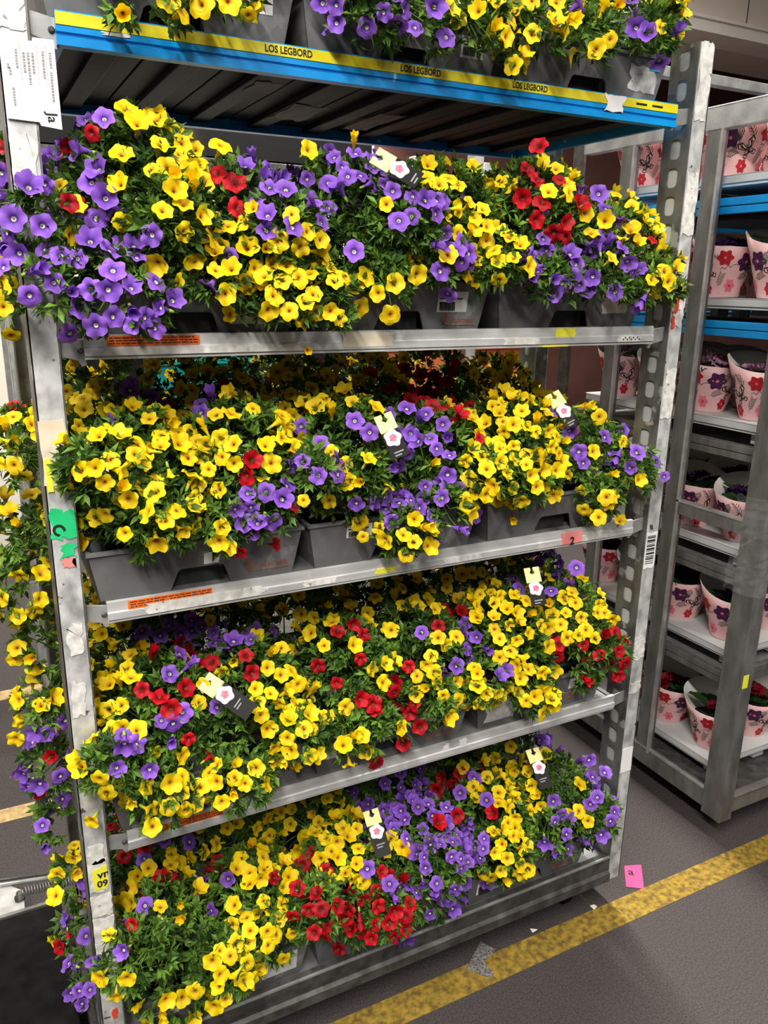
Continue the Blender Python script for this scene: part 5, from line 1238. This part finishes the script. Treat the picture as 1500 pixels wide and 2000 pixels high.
    for p, n_, k, sc in pl_['flowers']:
        z_ = Vector(n_ * 0.80 + AIM * (0.72 if r == 0 else 0.45) + rng.normal(size=3) * (0.28 if rng.rand() < 0.5 else 0.55)).normalized()
        o = link('flower', FLOWERS[k][rng.choice(5, p=(0.34, 0.20, 0.18, 0.20, 0.08))], t, Vector(p) - base)
        o.rotation_mode = 'QUATERNION'
        o.rotation_quaternion = z_.to_track_quat('Z', 'Y') @ Quaternion((0, 0, 1), rng.uniform(0, 6.28))
        o.scale = (sc, sc, sc)

# picture tags standing among the flowers
TAGS = [((0.168, 0.003, 0.998), (0.238, -0.058, 0.945), 'tilted far over at left on the fourth shelf'),
        ((0.954, 0.025, 1.099), (0.949, -0.014, 1.039), 'upright on the right of the fourth shelf'),
        ((1.031, 0.063, 0.566), (1.028, -0.007, 0.498), 'leaning on the right of the bottom shelf'),
        ((0.557, 0.057, 0.537), (0.556, -0.017, 0.468), 'in the middle of the bottom shelf'),
        ((0.530, -0.024, 1.496), (0.544, -0.054, 1.443), 'half hidden in the middle of the third shelf'),
        ((0.996, 0.047, 1.503), (1.011, 0.013, 1.461), 'half hidden at the right of the third shelf'),
        ((0.503, -0.035, 1.951), (0.538, -0.060, 1.928), 'lying flat on purple flowers of the second shelf')]
for a, b, lab in TAGS:
    a, b = Vector(a), Vector(b); ax = (b - a).normalized(); vw = Vector((-0.25, -0.85, 0.5)); nrm = (vw - ax * vw.dot(ax)).normalized(); wdir = (-ax).cross(nrm)
    mw = Matrix((wdir, -ax, nrm)).transposed().to_4x4()      # local y runs up the card, z towards the viewer
    t = thing('plant_tag', 'yellow, white and black picture tag ' + lab, 'tag', a + nrm * 0.02, 'picture tags among the flowers')
    t.rotation_mode = 'QUATERNION'; t.rotation_quaternion = mw.to_quaternion()
    L = max(0.085, (b - a).length)
    hw = 0.0185
    card = link('card', MB().box(-hw, hw, -L - 0.005, -0.034, -0.0006, 0.0006).mesh('card', 'card_black'), t, (0, 0, 0)); card['label'] = 'black lower card'
    head = MB().prism([(-hw, -0.036), (hw, -0.036), (hw, 0.0), (0.003, 0.0), (0.003, -0.007), (0.007, -0.012), (0.0, -0.018), (-0.007, -0.012), (-0.003, -0.007), (-0.003, 0.0), (-hw, 0.0)], -0.0006, 0.0006, 'z')
    o = link('head', head.mesh('head', 'card_yellow'), t, (0, 0, 0)); o['label'] = 'pale yellow notched head'
    fl = [((0.0165 + 0.0018 * math.cos(5 * q)) * math.cos(q), -0.050 + (0.0165 + 0.0018 * math.cos(5 * q)) * math.sin(q)) for q in np.linspace(0, 2 * math.pi, 30, endpoint=False)]
    o = link('flower_picture', MB().prism(fl, 0.0008, 0.0014, 'z').mesh('flower_picture', 'card_white'), t, (0, 0, 0)); o['label'] = 'white and pink flower picture'
    ce = [((0.0075 + 0.0012 * math.cos(5 * q)) * math.cos(q), -0.050 + (0.0075 + 0.0012 * math.cos(5 * q)) * math.sin(q)) for q in np.linspace(0, 2 * math.pi, 20, endpoint=False)]
    link('flower_centre', MB().prism(ce, 0.0015, 0.0019, 'z').mesh('flower_centre', 'card_pinkred'), o, (0, 0, 0))
    tx = MB()
    for q in range(2):
        tx.box(-0.010, 0.010 - 0.006 * q, -0.080 - 0.006 * q, -0.0775 - 0.006 * q, 0.0006, 0.0009)
    link('fine_print', tx.mesh('fine_print', 'ink_grey'), card, (0, 0, 0))

# ------------------------------------------------------------------ the trolley with wrapped pots, on the right
EX, Y0, Y1, X9 = 1.83, 0.062, 1.04, 3.15
LEV = [0.15, 0.56, 0.90, 1.29, 1.65, 2.0]
LVN = ['bottom', 'second lowest', 'third lowest', 'fourth lowest', 'lower blue', 'upper blue']
t2 = thing('steel_trolley', 'grey steel trolley on the right holding pots wrapped in pink paper', 'trolley', (2.45, 0.55, 0))
for x0, x1 in ((EX, EX + 0.055), (X9 - 0.055, X9)):
    # corner posts: angle profile
    for ya, yb, yn in ((Y0, Y0 + 0.075, Y0 + 0.004), (Y1 - 0.05, Y1, Y1 - 0.004)):
        m = MB().box(x0, x0 + 0.004, ya, yb, 0.07, 2.26)
        if ya == Y0:
            m.box(x0 + 0.004, x1, ya, ya + 0.004, 0.07, 2.26).box(x0 + 0.002, x0 + 0.03, yb - 0.004, yb, 0.10, 2.24)
        else:
            m.box(x0 + 0.004, x1, yb - 0.004, yb, 0.07, 2.26)
        part('corner_post', m, 'steel_grey' if ya == Y0 else 'steel_dark', t2, bevel=0.001)
    for y in (0.395, 0.745):
        m = MB().box(x0 + 0.004, x0 + 0.034, y, y + 0.055, 0.14, 2.19)
        ps = part('upright', m, 'steel_grey', t2, bevel=0.003)
        part('upright_edge', MB().box(x0 - 0.001, x0 + 0.012, y - 0.009, y - 0.0005, 0.14, 2.19), 'steel_bright', ps)
    part('top_rail', MB().box(x0 + 0.001, x0 + 0.04, Y0 + 0.076, Y1 - 0.052, 2.185, 2.245).box(x0, x0 + 0.045, Y0 + 0.076, Y1 - 0.052, 2.245, 2.250), 'steel_bright', t2, bevel=0.002)
    part('guard_rail', MB().box(x0 + 0.002, x0 + 0.020, Y0 + 0.076, 0.394, 1.035, 1.075), 'steel_grey', t2, bevel=0.001)
    part('pale_top_edge', MB().box(x0 - 0.001, x0 + 0.022, Y0 + 0.076, 0.394, 1.0755, 1.082), 'steel_bright', t2)  # strip of paler steel on top of the guard rail
part('top_rail', MB().box(EX + 0.06, X9 - 0.06, Y1 - 0.045, Y1 - 0.005, 2.475, 2.510).box(EX + 0.06, EX + 0.09, Y1 - 0.045, Y1 - 0.005, 2.2, 2.475).box(X9 - 0.09, X9 - 0.06, Y1 - 0.045, Y1 - 0.005, 2.2, 2.475), 'steel_bright', t2, bevel=0.002)
for y0 in (Y0, Y1 - 0.03):
    part('base_rail', MB().box(EX + 0.056, X9 - 0.056, y0 + 0.005, y0 + 0.03, 0.09, 0.15).box(EX + 0.056, X9 - 0.056, y0, y0 + 0.005, 0.145, 0.152), 'steel_grey', t2, bevel=0.002)
for x0 in (EX + 0.005, X9 - 0.035):
    part('base_rail', MB().box(x0, x0 + 0.030, Y0 + 0.077, Y1 - 0.051, 0.085, 0.150), 'steel_grey', t2, bevel=0.002)
    part('pale_top_edge', MB().box(x0 - 0.002, x0 + 0.010, Y0 + 0.077, Y1 - 0.051, 0.1505, 0.157), 'steel_bright', t2)  # strip of paler steel on top of the base end rail
part('base_deck', MB().box(EX + 0.036, X9 - 0.036, Y0 + 0.031, Y1 - 0.031, 0.130, 0.146), 'steel_dark', t2)
fm_ = MB(); rf = random.Random(6); nu, nv = 14, 22
for i in range(nv):
    zz = 0.86 + 0.30 * i / (nv - 1)
    for j in range(nu):
        q = j / (nu - 1); off = 0.006 + rf.uniform(0, 0.010)
        if q < 0.5:
            fm_.v.append((EX - off, Y0 + 0.10 - 0.20 * q + rf.uniform(-0.003, 0.003), zz + rf.uniform(-0.004, 0.004)))
        else:
            fm_.v.append((EX + 0.13 * (q - 0.5), Y0 - off, zz + rf.uniform(-0.004, 0.004)))
for i in range(nv - 1):
    for j in range(nu - 1):
        fm_.f.append((i * nu + j, i * nu + j + 1, (i + 1) * nu + j + 1, (i + 1) * nu + j)); fm_.m.append(0)
part('plastic_film', fm_, 'clear_film', t2, label='crumpled clear plastic film')
for x in (EX + 0.13, X9 - 0.13):
    for y in (Y0 + 0.13, Y1 - 0.12):
        wf = part('caster_fork', MB().box(x - 0.026, x - 0.020, y - 0.02, y + 0.02, 0.03, 0.13).box(x + 0.020, x + 0.026, y - 0.02, y + 0.02, 0.03, 0.13), 'steel_dark', t2)
        wm = MB().lathe([(0.0, -0.016), (0.04, -0.016), (0.05, -0.010), (0.05, 0.010), (0.04, 0.016), (0.0, 0.016)], 20)
        wm.v = [(x + c, y + a, 0.05 + b) for a, b, c in wm.v]
        part('wheel', wm, 'black_rubber', wf, True)
part('sticker', MB().box(EX + 0.010, EX + 0.034, Y0 - 0.0012, Y0 - 0.0004, 0.555, 0.60), 'sticker_yellow', t2, label='small yellow sticker')
for k, z in enumerate(LEV[1:]):
    blue = k >= 3
    sh = thing('shelf_board', ('%s painted shelf of the trolley with wrapped pots' % ('lower blue' if k == 3 else 'upper blue')) if blue else
               'grey steel shelf, %s of the trolley with wrapped pots' % LVN[k + 1], 'shelf', (2.45, 0.55, z - 0.045), 'shelves of the pot trolley')
    fm = 'blue_paint' if blue else 'steel_grey'
    for y0, y1 in ((Y0 + 0.082, Y0 + 0.102), (Y1 - 0.075, Y1 - 0.055)):
        part('rail', MB().box(EX + 0.045, X9 - 0.045, y0, y1, z - 0.045, z - 0.024).box(EX + 0.045, X9 - 0.045, y0 - 0.002, y1 + 0.002, z - 0.024, z), fm, sh, bevel=0.002)
    for x0 in (EX + 0.040, X9 - 0.060):
        part('end_rail', MB().box(x0, x0 + 0.020, Y0 + 0.104, Y1 - 0.077, z - 0.045, z - 0.024).box(x0 - 0.003, x0 + 0.02, Y0 + 0.104, Y1 - 0.077, z - 0.022, z), fm, sh, bevel=0.002)
    for q in range(6):
        y0 = Y0 + 0.106 + q * 0.1325
        part('plank', MB().box(EX + 0.062, X9 - 0.062, y0, y0 + 0.128, z - 0.030, z - 0.012), 'plank_wood' if blue else 'panel_steel', sh, bevel=0.001)

# pale carrier trays
TYS = [(0.168, 0.555), (0.565, 0.950)]
X0T, X1T = 1.892, 2.43


def carrier_mesh(y0, y1):
    m = MB(); x0, x1 = X0T, X1T; r = 0.02
    def rr(x0, x1, y0, y1, r):
        p = []
        for cx, cy, a0 in ((x1 - r, y0 + r, -90), (x1 - r, y1 - r, 0), (x0 + r, y1 - r, 90), (x0 + r, y0 + r, 180)):
            for q in range(5):
                a = R(a0 + 22.5 * q); p.append((cx + r * math.cos(a), cy + r * math.sin(a)))
        return p
    m.prism(rr(x0, x1, y0, y1, r), 0.043, 0.064, 'z'); m.prism(rr(x0 + 0.006, x1 - 0.006, y0 + 0.006, y1 - 0.006, r), 0.034, 0.043, 'z')
    m.prism(rr(x0 - 0.002, x1 + 0.002, y0 - 0.002, y1 + 0.002, r), 0.0642, 0.0652, 'z')
    for x in (x0 + 0.03, (x0 + x1) / 2 - 0.03, x1 - 0.09):
        for y in (y0 + 0.02, y1 - 0.06):
            m.prism([(x + 0.004, y + 0.004), (x + 0.056, y + 0.004), (x + 0.056, y + 0.036), (x + 0.004, y + 0.036)], 0.0, 0.06, 'z')
    m.v = [(x - x0, y - y0, z) for x, y, z in m.v]
    return m.mesh('carrier_tray', 'tray_pale')


CM = [carrier_mesh(a, b) for a, b in TYS]
YN = ['front', 'rear']
for k, z in enumerate(LEV):
    for q, (a, b) in enumerate(TYS):
        o = link('carrier_tray', CM[q], None, Vector((X0T, a, z + 0.0005)))
        tag(o, 'pale grey carrier tray, %s one on the %s shelf of the pot trolley' % (YN[q], LVN[k]), 'tray', 'carrier trays under wrapped pots')

# pots wrapped in printed paper
SB, ST, SH = 0.050, 0.108, 0.185


def cone(th, z, lift=0.0):
    r = SB + (ST - SB) * z / SH + lift
    return (r * math.cos(th), r * math.sin(th), z)


def sleeve_mesh():
    m = MB(); n = 32
    def rim(th):
        return SH - 0.012 + 0.026 * math.cos(th - 0.9) - 0.008 * max(0, math.cos(2 * (th + 0.4)))
    rows = 4
    for side, d, mi in ((1, 0.0, 0), (-1, -0.0012, 1)):
        vs = [cone(2 * math.pi * j / n, rim(2 * math.pi * j / n) * i / rows, d) for i in range(rows + 1) for j in range(n)]
        fs = [(i * n + j, i * n + (j + 1) % n, (i + 1) * n + (j + 1) % n, (i + 1) * n + j) for i in range(rows) for j in range(n)]
        m.add(vs, fs if side > 0 else [tuple(reversed(f)) for f in fs], mi)
    o = (rows + 1) * n
    m.f += [(rows * n + j, rows * n + (j + 1) % n, o + rows * n + (j + 1) % n, o + rows * n + j) for j in range(n)]; m.m += [1] * n
    # the overlapping edge of the paper
    e = [cone(-0.6 + 0.5 * q, 0.004 + (rim(-0.6 + 0.5 * q) - 0.004) * q, 0.0016) for q in np.linspace(0, 1, 8)]
    e2 = [cone(-0.6 + 0.5 * q - 0.03, 0.004 + (rim(-0.6 + 0.5 * q) - 0.004) * q, 0.0006) for q in np.linspace(0, 1, 8)]
    m.add(e + e2, [(i, i + 1, i + 9, i + 8) for i in range(7)], 1)
    m.lathe([(0.0, 0.001), (SB - 0.001, 0.001)], n, mi=1, cap=False)
    return m.mesh('sleeve', ['sleeve_pink', 'sleeve_inside'], True)


PM = ['print_red', 'print_purple', 'print_pink', 'print_green', 'print_black', 'print_brown', 'sleeve_inside']


def print_mesh(seed):
    """flowers, sprigs, butterflies and script printed round the sleeve"""
    m = MB(); rnd = random.Random(seed)
    def put(pts, th, z, mi, lift):
        vs = [cone(th + x / 0.082, min(SH - 0.045, max(0.004, z + y)), lift) for x, y in pts]
        c = cone(th + sum(p[0] for p in pts) / len(pts) / 0.082, min(SH - 0.045, max(0.004, z + sum(p[1] for p in pts) / len(pts))), lift + 0.0002)
        m.add(vs + [c], [(i, (i + 1) % len(vs), len(vs)) for i in range(len(vs))], mi)
    def blossom(th, z, r, mi):
        put([(r * (1 + 0.16 * math.cos(6 * a)) * math.cos(a), r * (1 + 0.16 * math.cos(6 * a)) * math.sin(a)) for a in np.linspace(0, 6.283, 36, endpoint=False)], th, z, mi, 0.0010)
        put([(r * 0.2 * math.cos(a), r * 0.2 * math.sin(a)) for a in np.linspace(0, 6.283, 8, endpoint=False)], th, z, 2 if mi != 2 else 0, 0.0016)
    def stroke(pts, th, z, w_, mi):
        for (a, b), (c, d) in zip(pts, pts[1:]):
            l = math.hypot(c - a, d - b) + 1e-6; nx, ny = -(d - b) / l * w_, (c - a) / l * w_
            put([(a + nx, b + ny), (a - nx, b - ny), (c - nx, d - ny), (c + nx, d + ny)], th, z, mi, 0.0008)
    def sprig(th, z, ang, l, mi=3):
        ca, sa = math.cos(ang), math.sin(ang)
        def T(x, y): return (x * ca - y * sa, x * sa + y * ca)
        stroke([T(0, 0), T(l, 0)], th, z, 0.0006, mi)
        for q in range(5):
            x = l * (0.15 + 0.17 * q)
            for sgn in (1, -1):
                put([T(x, 0), T(x + 0.006, sgn * 0.0045), T(x + 0.013, sgn * 0.010), T(x + 0.008, sgn * 0.009), T(x + 0.002, sgn * 0.004)], th, z, mi, 0.0007)
    def butterfly(th, z, ang, k):
        ca, sa = math.cos(ang) * k, math.sin(ang) * k
        def T(x, y): return (x * ca - y * sa, x * sa + y * ca)
        for sgn in (1, -1):
            for po in ([(0, 0), (0.006, 0.018), (0.018, 0.022), (0.020, 0.012), (0.008, 0.0)], [(0.0, -0.001), (0.010, -0.002), (0.017, -0.010), (0.010, -0.016), (0.001, -0.008)]):
                q = [T(sgn * x, y) for x, y in po]; put(q, th, z, 4, 0.0009)
                cx, cy = sum(p[0] for p in q) / 5, sum(p[1] for p in q) / 5
                for w_ in range(4):
                    f = 0.25 + 0.15 * w_; a_, b_ = q[w_], q[w_ + 1]
                    s_ = [(cx + (x - cx) * 0.72, cy + (y - cy) * 0.72) for x, y in (a_, b_)]
                    put([s_[0], s_[1], (cx + (s_[1][0] - cx) * 0.55, cy + (s_[1][1] - cy) * 0.55), (cx + (s_[0][0] - cx) * 0.45, cy + (s_[0][1] - cy) * 0.45)], th, z, (6, 5, 6, 2)[w_ % 4], 0.0014)
        stroke([T(0, -0.008), T(0, 0.012)], th, z, 0.001 * k, 4)
    for i in range(3):
        o = i * 2.09
        blossom(o + 0.25, 0.116, 0.021, 0); blossom(o + 1.05, 0.104, 0.026, 1); blossom(o + 0.55, 0.034, 0.0185, 2); blossom(o + 1.55, 0.028, 0.018, 0)
        sprig(o + 1.9, 0.100, 2.1, 0.055); sprig(o + 0.0, 0.03, 1.2, 0.045); sprig(o + 0.85, 0.055, 0.4, 0.040); sprig(o + 1.45, 0.135, -1.9, 0.04)
        butterfly(o + 1.72, 0.072, 0.5, 1.35)
        stroke([(0.008 * q - 0.03, 0.005 * math.sin(2.6 * q) + 0.0020 * q) for q in range(9)], o + 0.45, 0.084, 0.0007, 4)
        for q in range(6):
            put([(0.0014 * math.cos(a), 0.0014 * math.sin(a)) for a in np.linspace(0, 6.283, 6, endpoint=False)], o + rnd.uniform(0, 2.09), rnd.uniform(0.01, 0.16), 4, 0.0009)
    return m.mesh('print', PM)


def big_leaf_mesh():
    m = MB(); n = 7; tint = []
    for i in range(n):
        q = i / (n - 1); w_ = 0.024 * math.sin(math.pi * min(1, q * 0.92 + 0.06)) ** 0.7 * (1 + 0.10 * (-1) ** i)
        x = 0.075 * q; z = 0.02 * q - 0.035 * q * q
        for sgn in (-1, 0, 1):
            m.v.append((x, sgn * w_, z + 0.006 * abs(sgn) + 0.002 * (-1) ** i * abs(sgn))); tint.append(0.4 + 0.4 * abs(sgn) + 0.1 * (-1) ** i)
    m.f = [(i * 3 + j, (i + 1) * 3 + j, (i + 1) * 3 + j + 1, i * 3 + j + 1) for i in range(n - 1) for j in (0, 1)]; m.m = [0] * len(m.f)
    me = m.mesh('leaf', 'leaf_big', True); at = me.attributes.new('tint', 'FLOAT', 'POINT'); at.data.foreach_set('value', tint)
    return me


def ruffled_mesh(material):
    m = MB(); n = 30
    for layer, (rr, zz) in enumerate(((0.031, 0.0), (0.022, 0.007))):
        vs = [(0, 0, zz - 0.004)]
        for i, q in enumerate((0.45, 0.8, 1.0)):
            for j in range(n):
                a = 2 * math.pi * j / n + layer * 0.4
                r_ = rr * q * (1 + 0.12 * math.cos(6 * a) * q); vs.append((r_ * math.cos(a), r_ * math.sin(a), zz + 0.009 * q + 0.004 * q * math.sin(11 * a)))
        fs = [(0, 1 + j, 1 + (j + 1) % n) for j in range(n)] + [(1 + i * n + j, 1 + (i + 1) * n + j, 1 + (i + 1) * n + (j + 1) % n, 1 + i * n + (j + 1) % n) for i in range(2) for j in range(n)]
        m.add(vs, fs)
    return m.mesh('bloom', material, True)


SLV, PRN = sleeve_mesh(), [print_mesh(1), print_mesh(2)]
BLF = big_leaf_mesh()
BLM = [ruffled_mesh('bloom_red'), ruffled_mesh('bloom_purple'), ruffled_mesh('bloom_mauve')]
POT2 = MB().lathe([(0.0, 0.003), (0.046, 0.003), (0.072, 0.100), (0.067, 0.100), (0.0, 0.094)], 18, cap=False).mesh('pot', 'pot_dark', True)
LVB = [0, 1, 1, 2, 1, 1]
CN = ['red', 'dark purple', 'mauve']
rng2 = random.Random(21)
PY = [0.258, 0.452, 0.655, 0.850]
for k, z in enumerate(LEV):
    for ci, px in enumerate((1.985, 2.180, 2.375)):
        for ri, py in enumerate(PY):
            if ci == 2 and ri > 0:
                continue
            b = LVB[k]
            if k in (0, 4) and ci == 1 and ri % 2:
                b = 1 - b
            t = thing('wrapped_pot', '%s flowers in pink paper wrap, column %s, %s from front, %s shelf' % (CN[b], ('one', 'two', 'three')[ci], ORD[ri], LVN[k]),
                      'potted plant', (px + rng2.uniform(-0.004, 0.004), py, z + 0.067), 'pots wrapped in pink paper')
            t.rotation_euler.z = rng2.uniform(-0.5, 0.5)
            t.rotation_euler.x = rng2.uniform(-0.03, 0.03)
            sl = link('sleeve', SLV, t, (0, 0, 0)); pn = link('print', PRN[rng2.randrange(2)], sl, (0, 0, 0)); pn.rotation_euler.z = rng2.uniform(0, 6.28); link('pot', POT2, t, (0, 0, 0))
            for q in range(6):
                o = link('leaf', BLF, t, (0.016 * math.cos(q * 1.05), 0.016 * math.sin(q * 1.05), 0.102 + 0.008 * (q % 3)))
                o.rotation_euler = (rng2.uniform(-0.3, 0.3), rng2.uniform(-0.95, -0.35), q * 1.05 + rng2.uniform(-0.25, 0.25)); sc = rng2.uniform(0.95, 1.3); o.scale = (sc, sc, sc)
            for q in range(3):
                a = rng2.uniform(0, 6.28); rr = 0.0 if q == 0 else 0.042
                o = link('bloom', BLM[b], t, (rr * math.cos(a), rr * math.sin(a), 0.140 + 0.014 * (q == 0) + rng2.uniform(-0.012, 0.012)))
                o.rotation_euler = (rng2.uniform(-0.5, 0.5), rng2.uniform(-0.5, 0.5), a); sc = rng2.uniform(0.9, 1.25); o.scale = (sc, sc, sc)

# ------------------------------------------------------------------ behind the flowers
t3 = thing('steel_trolley', 'steel trolley with orange and teal crates glimpsed far behind the flowers', 'trolley', (1.25, 1.75, 0))
for x in (-0.05, 1.74, 2.12):
    for y in (1.55, 2.05):
        part('post', MB().box(x, x + 0.05, y, y + 0.05, 0.0, 2.3), 'steel_bright', t3, bevel=0.003)
for z in (0.15, 1.20, 2.15):
    part('shelf', MB().box(-0.05, 2.19, 1.53, 2.12, z - 0.05, z), 'steel_dark', t3, bevel=0.003)


def crate(x0, x1, y0, y1, z0, h, material, label):
    t = thing('plastic_crate', label, 'crate', ((x0 + x1) / 2, (y0 + y1) / 2, z0), 'crates behind the flowers')
    part('body', MB().box(x0 + 0.01, x1 - 0.01, y0 + 0.01, y1 - 0.01, z0, z0 + 0.01).box(x0 + 0.01, x1 - 0.01, y0 + 0.01, y0 + 0.02, z0, z0 + h).box(x0 + 0.01, x1 - 0.01, y1 - 0.02, y1 - 0.01, z0, z0 + h)
         .box(x0 + 0.01, x0 + 0.02, y0 + 0.02, y1 - 0.02, z0, z0 + h).box(x1 - 0.02, x1 - 0.01, y0 + 0.02, y1 - 0.02, z0, z0 + h), material, t)
    part('rim', MB().box(x0, x1, y0, y0 + 0.01, z0 + h - 0.03, z0 + h).box(x0, x1, y1 - 0.01, y1, z0 + h - 0.03, z0 + h).box(x0, x0 + 0.01, y0 + 0.01, y1 - 0.01, z0 + h - 0.03, z0 + h).box(x1 - 0.01, x1, y0 + 0.01, y1 - 0.01, z0 + h - 0.03, z0 + h), material, t)


crate(-0.02, 0.395, 1.56, 2.0, 1.2005, 0.42, 'black_plastic', 'added black crate that darkens the gap left of the teal one behind the third shelf')  # the black crates are added to keep the gaps behind the plants dark
crate(0.83, 1.33, 1.56, 2.0, 1.2005, 0.42, 'black_plastic', 'added black crate that darkens the gap between teal and orange ones behind the third shelf')
crate(-0.02, 0.60, 1.56, 2.0, 2.1505, 0.45, 'black_plastic', 'added black crate that darkens the upper left gap behind the second shelf flowers')  # added to darken the view above the second shelf plants
crate(0.64, 1.30, 1.56, 2.0, 2.1505, 0.45, 'black_plastic', 'added black crate that darkens the upper middle gap behind the second shelf flowers')
crate(0.42, 0.80, 1.56, 2.0, 1.2005, 0.275, 'crate_teal', 'teal plastic crate seen through the gap above the third shelf')
crate(1.36, 1.71, 1.56, 2.0, 1.2005, 0.30, 'crate_orange', 'orange crate left of the bright posts behind the third shelf')
crate(1.80, 2.11, 1.56, 2.0, 1.2005, 0.30, 'crate_orange', 'orange crate between the bright posts behind the third shelf')

# ------------------------------------------------------------------ black dolly with a sprung drawbar, lower left
dl = thing('tow_dolly', 'black low dolly with a sprung steel drawbar on the floor at lower left', 'dolly', (-0.75, 0.25, 0))
part('deck', MB().box(-1.45, -0.115, -0.35, 0.600, 0.030, 0.105), 'black_rubber', dl, bevel=0.006)
part('deck_edge', MB().box(-1.45, -0.115, 0.601, 0.612, 0.060, 0.108), 'steel_grey', dl)
part('drawbar', MB().tube([(-0.75, 0.86, 0.10), (-0.14, 0.715, 0.10)], 0.006, 8), 'steel_bright', dl, True)
part('drawbar', MB().tube([(-0.75, 0.885, 0.10), (-0.14, 0.735, 0.10)], 0.004, 8), 'steel_dark', dl, True)
pt = part('hinge_plate', MB().prism([(-0.75, 0.614), (-0.205, 0.620), (-0.205, 0.700), (-0.245, 0.745), (-0.75, 0.80)], 0.088, 0.096, 'z'), 'steel_bright', dl, bevel=0.002)
bl = MB().lathe([(0.0, 0), (0.014, 0), (0.014, 0.008), (0.008, 0.010), (0.008, 0.022), (0.0, 0.022)], 12); bl.v = [(x - 0.215, y + 0.668, z + 0.096) for x, y, z in bl.v]
part('bolt', bl, 'steel_dark', pt, True)
hel = []
for i in range(300):
    q = i / 299; a = q * 2 * math.pi * 26; hel.append((-0.20 + 0.19 * q, 0.672 - 0.022 * q + 0.011 * math.cos(a), 0.112 + 0.011 * math.sin(a)))
part('spring', MB().tube(hel, 0.0016, 5), 'steel_grey', dl, True)
for x in (-1.3, -0.25):
    for y in (-0.25, 0.5):
        wm = MB().lathe([(0.0, -0.012), (0.015, -0.012), (0.015, 0.012), (0.0, 0.012)], 14); wm.v = [(x + c, y + a, 0.015 + b) for a, b, c in wm.v]
        part('wheel', wm, 'black_rubber', dl, True)

# ------------------------------------------------------------------ litter on the floor


def scrap(name, pts, z, material, label, cat, thick=0.0012):
    o = link(name, MB().prism([(x - pts[0][0], y - pts[0][1]) for x, y in pts], 0, thick, 'z').mesh(name, material), None, Vector((pts[0][0], pts[0][1], z)))
    return tag(o, label, cat)


pk = scrap('price_card', [(1.417, 0.037), (1.459, 0.007), (1.527, 0.088), (1.476, 0.108)], 0.0014, 'plastic_pink', 'pink plastic card with a letter lying on the floor beside the yellow line', 'card')
o = lettering('a', 0.042, (0, 0, 0), None, 'ink', bold=0.0008)
for v in o.data.vertices:
    x, y = v.co.x, v.co.z; ca, sa = math.cos(R(-38)), math.sin(R(-38))
    v.co = (0.050 + x * ca - y * sa, 0.046 + x * sa + y * ca, 0.0014)
o.parent = pk
scrap('torn_label', [(0.819, -0.001), (0.860, -0.055), (0.877, -0.047), (0.874, -0.004), (0.926, 0.016), (0.904, 0.058)], 0.0014, 'foil', 'torn silvery printed label stuck across the yellow floor line', 'label')
scrap('paper_scrap', [(1.055, 0.034), (1.053, 0.019), (1.072, 0.022)], 0.0014, 'paper_white', 'tiny white paper scrap on the floor left of the yellow line', 'scrap', 0.002)
scrap('dry_petal', [(1.266, 0.026), (1.266, 0.009), (1.283, 0.014), (1.280, 0.024)], 0.0014, 'paper_cream', 'small pale dry petal on the floor near the trolley corner', 'petal', 0.002)
bpy.context.view_layer.update()
